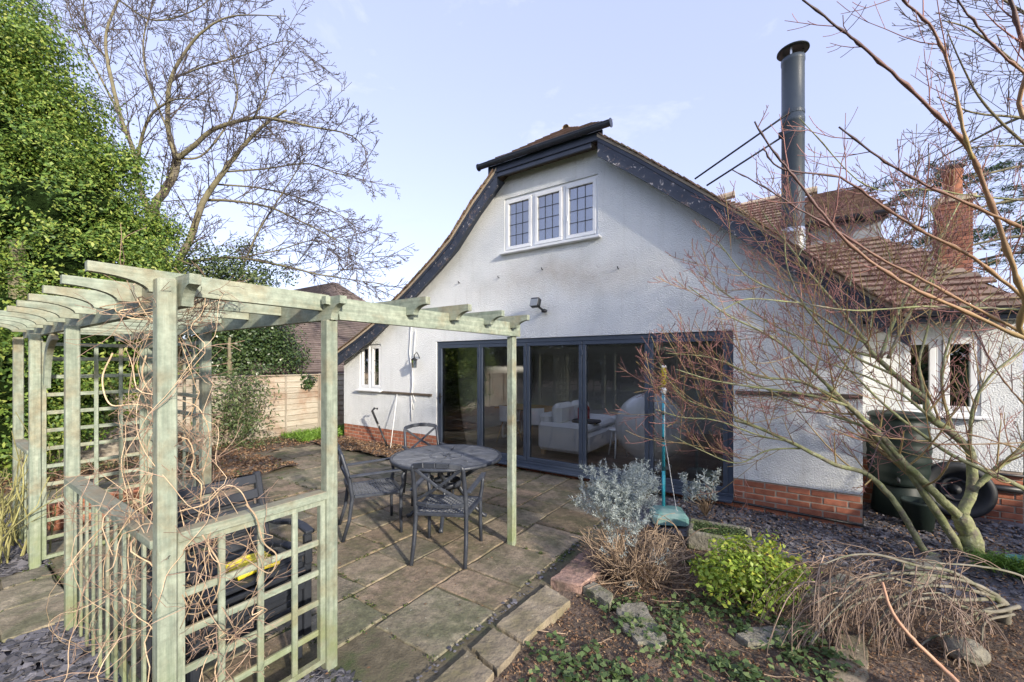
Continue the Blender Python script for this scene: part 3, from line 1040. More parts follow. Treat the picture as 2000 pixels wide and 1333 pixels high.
MB().tube([(-1.4, D - .02, .075), (-.5, D - .02, .055), (.66, D - .02, .028), (.68, D + .2, .03)], .014, 8).build('hose_pipe', m_black, house, True)
# wing roof: slope rising to the back, hipped at the right
EY, EZ, TP = 6.72, 2.40, .85
un = np.array((0, 1, TP)); un /= np.linalg.norm(un)
nn = np.array((0, -un[2], un[1]))
RX0, RX1 = -2.2, 2.20


def in_wing(s, t):
    x, yy, z = RX0 + s, EY + un[1] * t, EZ + un[2] * t
    if z < prof(min(max(x, -8.9), 1.0)) - .06 and x < 1.0 and yy > 5.6: return False
    if x > 2.20 - (yy - EY) * .69: return False
    if .29 < x < 1.15 and yy > 8.24: return False
    top = 5.15 if x > -.9 else 5.15 + .45 * max(0, 1 - abs(x + 1.2) / .4)
    return z < top


wr = tiles(MB(), (RX0, EY - .04, EZ - .02), (1, 0, 0), un, nn, RX1 - RX0, 4.5, in_wing, seed=8)
wbk = MB().add([(.86, EY, EZ - .02), (2.2, EY, EZ - .02), (.12, EY + 3.02, EZ + 3.02 * TP - .02), (-2.15, EY + 3.12, EZ + 3.12 * TP - .02), (-.55, EY + 1.5, EZ + 1.5 * TP - .02)], [(0, 1, 2, 3, 4)]).build('wing_roof', m_tile, house)
t_o = wr.build('wing_tiles', m_tile, wbk); tag(t_o, kind='stuff')
MB().add([(2.2, EY, EZ - .01), (2.2, EY + 4, EZ - .01), (.12, EY + 3.02, EZ + 3.02 * TP)], [(0, 1, 2)]).build('wing_hip', m_tile, house)
for x0, x1, z in ((-1.55, -1.02, 5.6), (-.85, .45, 5.17)):
    yy = EY + (z - EZ) / TP
    MB().tube([(x0, yy, z - .05), (x1, yy, z)], .08, 8).build('ridge_tiles', m_cement, house)
ga = MB()
ga.box(((.68 + 2.2) / 2, EY - .0, EZ - .05), (1.56, .03, .15), .004)
ga.box(((.68 + 2.2) / 2, (EY + WY) / 2, EZ - .12), (1.56, .34, .012))
ga.build('wing_fascia', m_barge_up, house)
gg = MB().prism(arc + arc2, lambda a, b, t: (t, EY - .075 + a, EZ - .01 + b), .70, 2.24).build('wing_gutter', m_gutter, house, fix=True)
# dormer
dm = MB()
dm.box((.72, 8.95, 3.70), (.86, 1.36, .66))
dorm = dm.build('dormer', m_grey, house)
dr = MB()
dr.add([(.15, 8.15, 4.04), (1.24, 8.15, 4.04), (1.05, 9.72, 4.97), (.3, 9.72, 4.99)], [(0, 1, 2, 3)])
dr.add([(1.24, 8.15, 4.04), (1.24, 9.9, 4.04), (1.05, 9.72, 4.97)], [(0, 1, 2)])
drb = dr.build('dormer_roof', m_tile, dorm)
du = np.array((0, 1.57, .94)); dl = np.linalg.norm(du); du /= dl
td = tiles(MB(), (.15, 8.12, 4.03), (1, 0, 0), du, np.array((0, -du[2], du[1])), 1.09, dl, lambda s, t: s < 1.09 - t / dl * .2 and s > t / dl * .1, seed=5)
tag(td.build('dormer_tiles', m_tile, dorm), kind='stuff')
MB().prism(arc + arc2, lambda a, b, t: (t, 8.08 + a, 4.04 + b), .15, 1.27).build('dormer_gutter', m_gutter, dorm, fix=True)
MB().box((.69, 8.20, 4.0), (1.06, .10, .08), .004).build('dormer_fascia', m_barge_up, dorm)

# flue pipe with its cowl and stays
fx, fy = .035, 6.10
flue = thing('stove_flue', 'tall dark grey steel stove flue with conical cowl on the roof', 'flue', (fx, fy, 3.1))
MB().lathe([(.12, 3.42), (.12, 4.72), (.1235, 4.725), (.1235, 4.775), (.12, 4.78), (.12, 5.46), (.126, 5.47), (.126, 5.52), (.11, 5.53), (.108, 5.40)], (fx, fy, 0), 36).build('pipe', m_steel, flue, True)
MB().lathe([(.128, 3.02), (.128, 3.36), (.132, 3.37), (.132, 3.42), (.118, 3.44)], (fx, fy, 0), 36).build('storm_collar', m_zinc, flue, True)
MB().lathe([(.0, 5.70), (.06, 5.695), (.168, 5.625), (.170, 5.612), (.10, 5.625), (0, 5.64)], (fx, fy, 0), 36).build('cowl', m_steel, flue, True)
for a in (20, 140, 260):
    MB().bar((fx + .108 * math.cos(R(a)), fy + .108 * math.sin(R(a)), 5.45), (fx + .108 * math.cos(R(a)), fy + .108 * math.sin(R(a)), 5.66), .02, .006).build('cowl_bracket', m_zinc, flue)
for z0, q, dy in ((4.82, U(1357, 350, Y=6.25), -.12), (4.62, U(1380, 363, Y=6.0), -.04)):
    MB().tube([(fx - .03, fy + dy * 1.0, z0), q], .012, 8).build('stay_rod', m_black, flue, True)
for z in (4.84, 4.60):
    MB().lathe([(.1235, z - .02), (.1235, z + .02)], (fx, fy, 0), 30).build('clamp_band', m_steel, flue)
MB().box((fx - .13, fy - .03, 4.62), (.04, .03, .06), .004).build('clamp_lug', m_black, flue)

# brick chimney with its pot, far right
cx, cy = 2.60, 11.3
brick_dark = MB().box((0, 0, 0), (.215, .1, .065), .006).mesh('brick', mk('sooty_brick', (.17, .07, .045), (.30, .12, .075), 14, .9, .5, 70, .004, rand=.3))
ch = thing('brick_chimney', 'red brick chimney stack with a round clay pot behind the wing roof', 'chimney', (cx, cy, 3.0))
core = MB().box((cx, cy, 3.9), (.41, .41, 2.1)).build('core', m_mortar, ch)
for k in range(25):
    z = 3.0 + k * .075
    for side in range(2):
        for i in range(3):
            o = (i - 1) * .225 + (.1125 if k % 2 else 0)
            a, b = max(-.22, o - .1075), min(.22, o + .1075)
            if b - a < .03: continue
            if side == 0: piece('brick', brick_dark, (cx + (a + b) / 2, cy - .17, z), ch, (0, 0, 0), ((b - a) / .215, 1, 1))
            else: piece('brick', brick_dark, (cx - .17, cy + (a + b) / 2, z), ch, (0, 0, R(90)), ((b - a) / .215, 1, 1))
MB().box((cx, cy, 4.88), (.52, .52, .1), .01).build('capping', m_cement, ch)
MB().lathe([(.15, 4.9), (.14, 5.0), (.13, 5.38), (.15, 5.40), (.15, 5.48), (.11, 5.48)], (cx, cy, 0), 24).build('chimney_pot', m_terra, ch, True)
MB().lathe([(.0, 5.64), (.18, 5.57), (.18, 5.54), (.0, 5.55)], (cx, cy, 0), 24).build('pot_cowl', m_grey, ch, True)
ar = MB(); b0 = Vector((cx - .42, cy - .45, 3.2)); ar.tube([b0, b0 + Vector((0, 0, 2.75))], .010, 8)
for i in range(8):
    zz = 5.85 + .0 * i; ar.bar(b0 + Vector((-.75 + i * .14, -.1, 2.18 + .01 * i)), b0 + Vector((-.75 + i * .14, .1, 2.18 + .01 * i)), .006, .10)
ar.bar(b0 + Vector((-.8, 0, 2.18)), b0 + Vector((.4, 0, 2.7)), .015, .015)
aer = ar.build('television_aerial', m_steel)
tag(aer, 'thin metal television aerial on a mast beside the brick chimney', 'aerial')

# small things fixed to the gable wall
p = U(1058, 598, Y=D)
fld = thing('flood_light', 'black square security flood light on the gable wall', 'light', p)
fl_b = Vector((p.x, D - .20, p.z + .03))
MB().box(fl_b, (.16, .10, .15), .015, Matrix.Rotation(R(-20), 3, 'X').to_4x4()).build('lamp_body', m_black, fld)
MB().box(fl_b + Vector((0, -.052, .0)), (.135, .008, .12), .002, Matrix.Rotation(R(-20), 3, 'X').to_4x4()).build('lamp_glass', m_grey, fld)
MB().tube([fl_b + Vector((.03, .04, -.06)), (p.x + .08, D - .08, p.z - .09), (p.x + .08, D + .0, p.z - .09)], .018, 8).build('bracket', m_black, fld)
MB().lathe([(0, -.03), (.045, -.02), (.05, .02), (0, .04)], (p.x + .10, D - .09, p.z - .10), 14).build('motion_sensor', m_black, fld, True)
p = U(820, 705, Y=D)
lan = thing('wall_lantern', 'small black wall lantern with curled bracket beside the doors', 'lantern', p)
MB().tube([(p.x, D, p.z + .05), (p.x, D - .08, p.z + .17), (p.x, D - .15, p.z + .12), (p.x, D - .15, p.z + .07)], .009, 8).build('bracket', m_black, lan, True)
MB().lathe([(.0, .09), (.03, .06), (.075, .03), (.06, .02)], (p.x, D - .15, p.z - .01), 10).build('lantern_roof', m_black, lan)
MB().lathe([(.055, .02), (.042, -.13), (.0, -.15)], (p.x, D - .15, p.z - .01), 6).build('lantern_glass', m_glass_up, lan)
lb = MB()
for k in range(6):
    a = k * math.pi / 3
    lb.tube([(p.x + .056 * math.cos(a), D - .15 + .056 * math.sin(a), p.z + .01), (p.x + .043 * math.cos(a), D - .15 + .043 * math.sin(a), p.z - .14)], .005, 4)
lb.build('lantern_cage', m_black, lan)
cb = MB()
pts = [(798, 588), (803, 640), (800, 690), (806, 740), (803, 775), (808, 800)]
cb.tube([U(a, b, Y=D - .02) for a, b in pts], .009, 6)
cb.tube([U(a, b, Y=D - .03) for a, b in [(812, 645), (809, 690), (805, 730), (806, 770), (812, 785)]], .007, 6)
cb.tube([U(a, b, Y=D - .02) for a, b in [(803, 775), (804, 800), (804, 822)]], .008, 6)
tag(cb.build('hanging_cable', m_cable, None, True), 'white cable bundle hanging down the wall left of the lantern', 'cable')
a, b = U(757, 873, z=.02), U(727, 803, Y=D - .25)
pole = thing('leaning_pole', 'black pole with a bent handle leaning on the brick plinth', 'pole', a)
MB().tube([a, a + (b - a) * .62], .019, 8).build('lower_shaft', m_black, pole, True)
MB().tube([a + (b - a) * .60, b, b + Vector((.05, .02, .06)), b + Vector((.12, .04, .05))], .024, 8).build('handle', m_black, pole, True)
MB().lathe([(.0255, -.03), (.0255, .03)], a + (b - a) * .6, 12).build('collar', m_zinc, pole)
cn = MB().tube([U(762, 880, z=.01), U(776, 768, Y=D - .02)], .008, 6).build('bamboo_cane', m_cable, None, True)
tag(cn, 'thin white cane leaning from the flower bed to the wall strip', 'cane')
# ================================================================ pergola
PX = [-2.27, -4.08, -5.55, -6.52]
PY0, PY1 = .635, 1.41
per = thing('pergola', 'sage green timber pergola with scalloped rafters and trellis sides', 'pergola', (PX[0], PY0, 0))


def post(x, y, h, w=.070):
    MB().box((x, y, h / 2 - .03), (w, w, h + .06), .006).build('post', m_wood['z'], per)


post(PX[0], PY0, 2.165)
for x in PX[1:]: post(x, PY0, 2.055)
for x in (PX[0], PX[1], PX[2]): post(x, PY1, 2.05)
post(PX[0] - .01, 3.36, 2.055)


def scallop(L0, L1, z0, z1, e0=True, e1=True, cut=.19, tip=.045):
    """side outline of a rafter from L0 to L1, concave ends"""
    o = []
    n = 7
    if e0:
        for k in range(n + 1):
            a = math.pi / 2 * k / n
            o.append((L0 + cut * math.sin(a), z1 - tip - (z1 - tip - z0) * (1 - math.cos(a))))
    else: o.append((L0, z0))
    if e1:
        for k in range(n, -1, -1):
            a = math.pi / 2 * k / n
            o.append((L1 - cut * math.sin(a), z1 - tip - (z1 - tip - z0) * (1 - math.cos(a))))
    else: o.append((L1, z0))
    o += [(L1, z1), (L0, z1)]
    return o


# beams along X
for y, xa, xb in ((PY0 + .068, -6.75, -2.14), (PY1 + .0, -6.75, -2.13)):
    zb = 2.05
    MB().prism(scallop(xa, xb, zb, zb + .135, True, True, .09), lambda a, b, t: (a, y + t, b), -.022, .022).build('beam', m_wood['x'], per, fix=True)
MB().prism(scallop(1.36, 3.43, 2.055, 2.185, True, False, .09), lambda a, b, t: (PX[0] + t, a, b), .001, .046).build('beam', m_wood['y'], per, fix=True)
# rafters across, ten of them
rx = [-2.325, -2.80, -3.26, -3.72, -4.18, -4.64, -5.10, -5.56, -6.02, -6.48]
for k, x in enumerate(rx):
    MB().prism(scallop(.40, 1.385 if k else 1.43, 2.108, 2.205, True, False, .19, .04), lambda a, b, t: (x + t, a, b), -.022, .022).build('rafter', m_wood['y'], per, fix=True)
# short cross pieces over the beam that runs towards the house
for y in (1.98, 2.42, 2.86, 3.27):
    MB().prism(scallop(-2.62, -2.03, 2.13, 2.245, True, True, .12, .05), lambda a, b, t: (a, y + t, b), -.022, .022).build('rafter', m_wood['x'], per, fix=True)
# curved knee braces
for x, s in ((PX[2], 1), (PX[2], -1)):
    pts_o, pts_i = [], []
    for k in range(9):
        a = math.pi / 2 * k / 8
        pts_o.append((x + s * (.045 + .36 * (1 - math.cos(a))), 1.62 + .42 * math.sin(a)))
        pts_i.append((x + s * (.045 + .36 * (1 - math.cos(a)) + .07), 1.62 + .42 * math.sin(a) - .05))
    MB().prism(pts_o + pts_i[::-1], lambda a, b, t: (a, PY0 + .06 + t, b), -.02, .02).build('brace', m_wood['z'], per, fix=True)


def trellis(axis, fixed, a0, a1, z0, z1, nv, zs, top=None, name='trellis_panel', w=.03, hw=.034):
    """a lattice panel: stiles, uprights, rungs; each slat a sub-part"""
    def box(c0, c1, za, zb, t, d=0.0):
        m = MB()
        c = ((c0 + c1) / 2, fixed + d, (za + zb) / 2) if axis == 'x' else (fixed + d, (c0 + c1) / 2, (za + zb) / 2)
        s = (c1 - c0, t, zb - za) if axis == 'x' else (t, c1 - c0, zb - za)
        return m.box(c, s, .003)
    pan = MB()
    vv_ = []
    for t in (-.018, .018):
        for k in (0.0, w):
            for a, z in ((a0 + k, z0 + k), (a1 - k, z0 + k), (a1 - k, z1 - k), (a0 + k, z1 - k)):
                vv_.append((a, fixed + t, z) if axis == 'x' else (fixed + t, a, z))
    ff_ = []
    for i in range(4):
        j = (i + 1) % 4
        ff_ += [(i, j, 4 + j, 4 + i), (8 + i, 12 + i, 12 + j, 8 + j), (i, 8 + i, 8 + j, j), (4 + i, 4 + j, 12 + j, 12 + i)]
    p = pan.add(vv_, ff_).build(name, m_wood['z'], per, fix=True)
    for k in range(1, nv):
        a = a0 + (a1 - a0) * k / nv
        box(a - w / 2, a + w / 2, z0 + w, z1 - w, .018, .010).build('upright', m_wood['z'], p)
    for z in zs:
        box(a0 + w, a1 - w, z - hw / 2, z + hw / 2, .018, -.007).build('rung', m_wood[axis], p)
    if top:
        box(a0 - .0, a1 + .0, z1 + .001, z1 + .001 + top, .075).build('top_rail', m_wood[axis], p)
    return p


trellis('y', PX[0], PY0 + .036, PY1 - .036, .04, 1.0, 4, [.225, .40, .575, .75], .045)
trellis('y', PX[2], PY0 + .036, PY1 - .036, .03, 1.98, 4, [.21 + .162 * k for k in range(11)])
trellis('x', PY1, PX[2] + .036, PX[1] - .036, .03, 1.98, 6, [.21 + .162 * k for k in range(11)])
# picket rails
for xa, xb in ((PX[1] + .036, PX[0] - .036), (PX[3] + .036, PX[2] - .036)):
    rail = MB().box(((xa + xb) / 2, PY0, 1.0), (xb - xa, .085, .04), .004).build('picket_rail', m_wood['x'], per)
    MB().box(((xa + xb) / 2, PY0 + .03, .93), (xb - xa, .03, .06), .004).build('stretcher', m_wood['x'], rail)
    MB().box(((xa + xb) / 2, PY0 + .03, .12), (xb - xa, .03, .06), .004).build('stretcher', m_wood['x'], rail)
    n = max(3, int((xb - xa) / .155))
    for k in range(n):
        x = xa + (k + .5) * (xb - xa) / n
        MB().box((x, PY0 - .004, .50), (.030, .014, .95), .003).build('baluster', m_wood['z'], rail)

# ================================================================ garden table and chairs
TC = Vector((-3.30, 3.52, 0))
tb = thing('patio_table', 'round dark cast metal garden table with openwork top', 'table', TC)
tr_, tz = .64, .72
MB().lathe([(tr_ - .035, tz - .012), (tr_ - .005, tz - .035), (tr_, tz - .02), (tr_ - .003, tz), (tr_ - .035, tz)], TC, 64, close=True).build('rim', m_cast, tb, True)
MB().lathe([(.17, tz - .012), (.20, tz - .012), (.20, tz - .001), (.17, tz - .001)], TC, 40, close=True).build('centre_ring', m_cast_top, tb, True)
MB().lathe([(.0, tz - .01), (.045, tz - .01), (.045, tz + .003), (.03, tz + .006), (0, tz + .006)], TC, 20).build('boss', m_cast, tb, True)
for k in range(8):
    a = R(k * 45 + 10)
    d = Vector((math.cos(a), math.sin(a), 0))
    MB().bar(TC + d * .045 + Vector((0, 0, tz - .008)), TC + d * .61 + Vector((0, 0, tz - .008)), .022, .014, .003).build('top_rib', m_cast_top, tb)
lat = MB()
for k in range(8):
    a0, a1 = R(k * 45 + 10), R(k * 45 + 55)
    am = (a0 + a1) / 2
    for i in range(1, 14):
        s = i * .045
        for aa, sg in ((a0, 1), (a1, -1)):
            base = Vector((math.cos(aa), math.sin(aa), 0)) * s
            dirv = Vector((math.cos(am + sg * .05), math.sin(am + sg * .05), 0))
            # out from the rib until the middle of the segment or the rim
            e = base + dirv * .004
            L = 0
            while L < .5 and e.length < .605:
                e = base + dirv * L
                ang = (math.atan2(e.y, e.x) - am + math.pi) % (2 * math.pi) - math.pi
                if ang * sg > 0: break
                L += .012
            if L > .02: lat.bar(TC + base + Vector((0, 0, tz - .009)), TC + base + dirv * L + Vector((0, 0, tz - .009)), .016, .010)
for r0 in (.29, .38, .47, .555):
    lat.lathe([(r0, tz - .013), (r0 + .011, tz - .013), (r0 + .011, tz - .006), (r0, tz - .006)], TC, 48, close=True)
tag(lat.build('openwork', m_cast_top, tb), kind='stuff')
for k in range(4):
    a = R(k * 90 + 35)
    d = Vector((math.cos(a), math.sin(a), 0))
    z = Vector((0, 0, 1))
    MB().tube([TC + d * .50 + z * .70, TC + d * .40 + z * .60, TC + d * .17 + z * .46, TC + d * .14 + z * .34, TC + d * .26 + z * .18, TC + d * .42 + z * .03, TC + d * .46 + z * .012], [.022, .022, .024, .024, .022, .022, .026], 8).build('leg', m_cast, tb, True)
MB().lathe([(.16, .36), (.17, .40), (.16, .44), (.15, .40)], TC, 24, close=True).build('leg_ring', m_cast, tb, True)


def chair_parts(t):
    """local frame: front is +y, seat 0.43 high"""
    hw, hd = .27, .24
    for s in (-1, 1):
        MB().tube([(s * hw, hd, 0), (s * hw * .98, hd - .005, .2), (s * hw * .97, hd, .44), (s * hw * 1.02, hd + .02, .52), (s * hw * 1.05, hd + .01, .60), (s * hw * 1.06, hd + .04, .655)], [.017, .018, .020, .018, .017, .016], 8).build('front_leg', m_cast, t, True)
        MB().tube([(s * hw * .90, -hd - .09, 0), (s * hw * .88, -hd - .03, .2), (s * hw * .86, -hd, .43), (s * hw * .86, -hd - .03, .62), (s * hw * .84, -hd - .10, .86), (s * hw * .80, -hd - .115, .895)], [.018, .019, .021, .020, .019, .017], 8).build('back_leg', m_cast, t, True)
        ar = MB().bar((s * hw * .96, -hd - .03, .645), (s * hw * 1.07, hd + .03, .665), .048, .022, .006)
        ar.tube([(s * hw * 1.07 - .02, hd + .035, .663), (s * hw * 1.07 + .02, hd + .035, .663)], .018, 8)
        ar.build('arm', m_cast, t)
    sf = MB()
    sf.bar((-hw, hd, .43), (hw, hd, .43), .035, .03, .005); sf.bar((-hw * .86, -hd, .43), (hw * .86, -hd, .43), .035, .03, .005)
    for s in (-1, 1): sf.bar((s * hw * .86, -hd + .02, .43), (s * hw, hd - .02, .43), .035, .03, .005)
    sf.build('seat_frame', m_cast, t)
    sl = MB()
    for k in range(-7, 15):
        for sg in (1, -1):
            pts = []
            for i in range(25):
                y = -hd + .01 + (2 * hd - .02) * i / 24
                x = sg * (-.28 + k * .056 + (y + hd) * .9 * 1.0) - (0 if sg > 0 else 0)
                lim = hw * (.86 + .14 * (y + hd) / (2 * hd)) - .01
                if abs(x) < lim: pts.append((x, y, .432))
            if len(pts) > 1: sl.bar(pts[0], pts[-1], .013, .012)
    o = sl.build('seat_lattice', m_cast_top, t)
    tag(o, kind='stuff')

    def by(z): return -.24 - .115 * (max(0, z - .43) / .465) ** 1.3
    pts = [(-hw * .80, by(.885), .885), (-hw * .4, by(.885) - .035, .905), (0, by(.9) - .045, .91), (hw * .4, by(.885) - .035, .905), (hw * .80, by(.885), .885)]
    tp = MB()
    for a, b in zip(pts[:-1], pts[1:]): tp.bar(a, b, .026, .05, .006)
    tp.build('top_rail', m_cast, t)
    lo = MB()
    pts = [(-hw * .86, by(.53), .53), (-hw * .4, by(.53) - .03, .52), (hw * .4, by(.53) - .03, .52), (hw * .86, by(.53), .53)]
    for a, b in zip(pts[:-1], pts[1:]): lo.bar(a, b, .022, .035, .005)
    lo.build('lower_rail', m_cast, t)
    for s in (-1, 1):
        pts = [(s * hw * .84, by(.55) + .0, .555), (0, by(.7) - .035, .70), (-s * hw * .80, by(.86), .865)]
        xb = MB().bar(pts[0], pts[1], .02, .026, .004); xb.bar(pts[1], pts[2], .02, .026, .004)
        xb.build('cross_bar', m_cast, t)


ch0 = thing('garden_chair', 'dark metal armchair with its crossed back towards the camera', 'chair', (0, 0, 0), 'cast metal chairs round the table')
chair_parts(ch0)
spots = [((-2.70, 2.90), math.atan2(.44, -.225), None),
         ((-3.75, 2.85), math.atan2(.43, .24), 'dark metal armchair left of the table, beside the pergola post'),
         ((-4.00, 3.90), math.atan2(-.42, .80), 'dark metal armchair behind the table, nearest the small window')]
for i, ((x, y), a, lb) in enumerate(spots):
    c = ch0 if i == 0 else copy_tree(ch0)
    c.location = (x, y, .004)
    c.rotation_euler = (0, 0, a - math.pi / 2)
    if lb: c['label'] = lb


# ================================================================ black slatted chairs behind the trellis
def slat_chair(t, y0=.76, y1=1.33, x0=-2.46, z=.0):
    """back and seat slats run along y; the chair looks towards -x... seat front at x0"""
    xb = x0 - .50
    for y in (y0, y1):
        MB().box((x0 - .02, y, z + .22), (.055, .045, .44), .008).build('leg', m_blackwood, t)
        MB().bar((xb - .02, y, z), (xb + .0, y, z + .44), .045, .055, .008).build('leg', m_blackwood, t)
        MB().bar((xb, y, z + .40), (xb - .16, y, z + .90), .042, .05, .008).build('back_post', m_blackwood, t)
        MB().bar((x0 - .0, y, z + .44), (x0 - .01, y, z + .62), .04, .045, .008).build('arm_post', m_blackwood, t)
        a = MB()
        for k in range(6):
            f0, f1 = k / 6, (k + 1) / 6
            a.bar((x0 + .03 - f0 * .58, y, z + .635 + .025 * math.sin(f0 * 6)), (x0 + .03 - f1 * .58, y, z + .635 + .025 * math.sin(f1 * 6)), .055, .025, .006)
        a.build('arm', m_blackwood, t)
    for k in range(7):
        MB().box((x0 - .03 - k * .073, (y0 + y1) / 2, z + .452 - .01 * math.sin(k * .5)), (.055, y1 - y0 - .06, .022), .005).build('seat_slat', m_blackwood, t)
    for k in range(5):
        f = .12 + k * .2
        MB().box((xb - .16 * f + .032, (y0 + y1) / 2, z + .44 + .46 * f), (.02, y1 - y0 - .05, .062), .005, Matrix.Rotation(R(-18), 3, 'Y').to_4x4()).build('back_slat', m_blackwood, t)
    for k in range(3):
        MB().box((x0 + .012, (y0 + y1) / 2, z + .415 - k * .045), (.022, y1 - y0 - .05, .036), .005).build('apron_slat', m_blackwood, t)


sc = thing('slatted_chair', 'black slatted wooden chair on the paving behind the low trellis', 'chair', (-2.7, 1.05, 0), 'stacked black chairs')
slat_chair(sc)
sc2 = thing('slatted_chair', 'black slatted chair stacked on top of the one behind the low trellis', 'chair', (-2.7, 1.05, .14), 'stacked black chairs')
slat_chair(sc2, .80, 1.37, -2.43, .135)
ye = MB()
for k in range(6):
    ye.tube([(-2.52 - k * .035, 1.02, .612), (-2.52 - k * .035, 1.12, .622 + .006 * (k % 2)), (-2.52 - k * .035, 1.24, .613)], .019, 8)
tag(ye.build('yellow_rope', m_yellow, None, True), 'bright yellow folded rope lying on the black slatted seat', 'rope')

# ================================================================ inside the room
FZ = .069


def soft(mb, c, s, b=.05): return mb.box(c, s, b)


so = thing('sofa', 'pale grey two-seat sofa with oak feet behind the glass doors', 'sofa', (-3.45, 7.55, FZ))
soft(MB(), (-3.42, 7.55, .34), (.95, 1.6, .34)).build('base', m_sofa, so)
soft(MB(), (-3.86, 7.55, .50), (.2, 1.64, .66), .06).build('back', m_sofa, so)
soft(MB(), (-3.45, 6.74, .42), (.98, .18, .52), .06).build('armrest', m_sofa, so)
soft(MB(), (-3.45, 8.36, .42), (.98, .18, .52), .06).build('armrest', m_sofa, so)
for y in (7.18, 7.92):
    soft(MB(), (-3.38, y, .57), (.8, .68, .16), .06).build('seat_cushion', m_sofa, so)
    soft(MB(), (-3.66, y, .80), (.22, .66, .42), .08).build('back_cushion', m_sofa, so)
for x in (-3.85, -3.02):
    for y in (6.74, 8.36): MB().box((x, y, FZ + .05), (.07, .07, .1), .006).build('foot', m_oak, so)
cu = soft(MB(), (-3.30, 7.35, .80), (.14, .36, .34), .06).build('cushion', m_red); tag(cu, 'red scatter cushion on the pale grey sofa', 'cushion')
tp = soft(MB(), (-3.2, 7.25, .68), (.5, .30, .06), .025).build('throw', m_dark_f); tag(tp, 'dark folded throw on the sofa seat', 'throw')
bc = Vector((-1.93, 6.98, .72))
ball = thing('ball_chair', 'white globe chair on a round foot inside the doors', 'chair', (bc.x, bc.y, FZ))
prof_ = [(.57 * math.cos(t), .57 * math.sin(t)) for t in np.linspace(-math.pi / 2, .62, 22)]
prof_ += [(.535 * math.cos(t), .535 * math.sin(t)) for t in np.linspace(.62, -math.pi / 2, 22)]
rotb = Matrix.Rotation(R(100), 3, 'Y').to_4x4()
rotb = Vector((-.75, .9, .25)).to_track_quat('Z', 'Y').to_matrix().to_4x4()
MB().lathe(prof_, bc, 48, rotb).build('shell', m_shell, ball, True)
MB().lathe([(0, FZ), (.33, FZ), (.335, FZ + .02), (.1, FZ + .04), (.06, FZ + .06), (.06, .2), (.0, .2)], (bc.x, bc.y, 0), 40).build('foot', m_shell, ball, True)
st = thing('stool', 'small white three-legged stool beside the globe chair', 'stool', (-2.62, 7.3, FZ))
MB().lathe([(0, .55), (.15, .55), (.16, .565), (.15, .585), (0, .585)], (-2.62, 7.3, 0), 24).build('seat', m_shell, st, True)
for k in range(3):
    a = R(k * 120 + 40)
    MB().tube([(-2.62 + .09 * math.cos(a), 7.3 + .09 * math.sin(a), .55), (-2.62 + .2 * math.cos(a), 7.3 + .2 * math.sin(a), FZ)], [.018, .014], 8).build('leg', m_shell, st, True)
dt = thing('dining_table', 'oak topped dining table on white loop legs behind the doors', 'table', (-4.6, 8.0, FZ))
MB().box((-4.65, 8.0, .765), (1.9, .92, .035), .008).build('table_top', m_oak, dt)
for x in (-5.4, -3.9):
    lg = MB()
    pts = [(x, 7.64, .745), (x, 7.60, FZ + .04), (x, 8.40, FZ + .04), (x, 8.36, .745)]
    for a, b in zip(pts[:-1], pts[1:]): lg.bar(a, b, .06, .035, .008, up=(1, 0, 0))
    lg.build('leg_loop', m_shell, dt)


def dchair(x, y, a, label):
    t = thing('dining_chair', label, 'chair', (0, 0, 0), 'dining chairs inside')
    MB().lathe([(0, .44), (.18, .445), (.22, .47), (.215, .48), (.17, .46), (0, .455)], (0, 0, 0), 20).build('seat', m_shell, t, True)
    bk = MB()
    P = [(.22 * math.cos(q), .22 * math.sin(q)) for q in np.linspace(R(200), R(340), 9)]
    bk.prism(P + [(p * .92, q * .92) for p, q in P[::-1]], lambda a_, b_, t_: (a_, b_, t_), .47, .80)
    bk.build('backrest', m_shell, t, fix=True)
    for sx in (-1, 1):
        for sy in (-1, 1):
            MB().tube([(sx * .1, sy * .1, .45), (sx * .2, sy * .2, 0)], [.018, .012], 8).build('leg', m_oak, t, True)
    t.location = (x, y, FZ); t.rotation_euler = (0, 0, a)
    return t


dchair(-5.05, 7.35, 0, 'white shell dining chair with oak legs nearest the left door leaf')
dchair(-4.35, 7.30, .2, 'white shell dining chair at the middle of the oak table')

# ================================================================ swingball set, trough, water butt and other garden things
sw = Vector((-1.20, 4.88, 0))
sb = thing('swingball_set', 'turquoise pole game with yellow coil on a teal base', 'swingball', sw)
MB().tube([sw + Vector((0, 0, .12)), sw + Vector((0, 0, .58))], .019, 12).build('pole', m_cyan, sb, True)
MB().tube([sw + Vector((0, 0, .58)), sw + Vector((0, 0, 1.46))], .017, 12).build('pole', m_cyan, sb, True)
for z in (.58, .92, 1.22): MB().lathe([(.021, z - .025), (.022, z), (.021, z + .025)], sw, 12).build('joint_collar', m_dteal, sb, True)
MB().lathe([(.018, 1.44), (.034, 1.46), (.034, 1.49), (.02, 1.51)], sw, 14).build('coil_stop', m_shell, sb, True)
hel = [(sw.x + .028 * math.cos(t), sw.y + .028 * math.sin(t), 1.51 + .22 * t / (2 * math.pi * 11)) for t in np.linspace(0, 2 * math.pi * 11, 150)]
MB().tube(hel, .0065, 5).build('coil', m_yellow, sb, True)
MB().tube([sw + Vector((0, 0, 1.46)), sw + Vector((0, 0, 1.74))], .012, 8).build('coil_core', m_yellow, sb, True)
MB().lathe([(0, 1.765), (.03, 1.76), (.03, 1.735), (0, 1.73)], sw, 14).build('cap', m_shell, sb, True)
bs = MB()
pr = [(-.19, -.12), (-.15, -.15), (.15, -.15), (.19, -.12), (.19, .12), (.15, .15), (-.15, .15), (-.19, .12)]
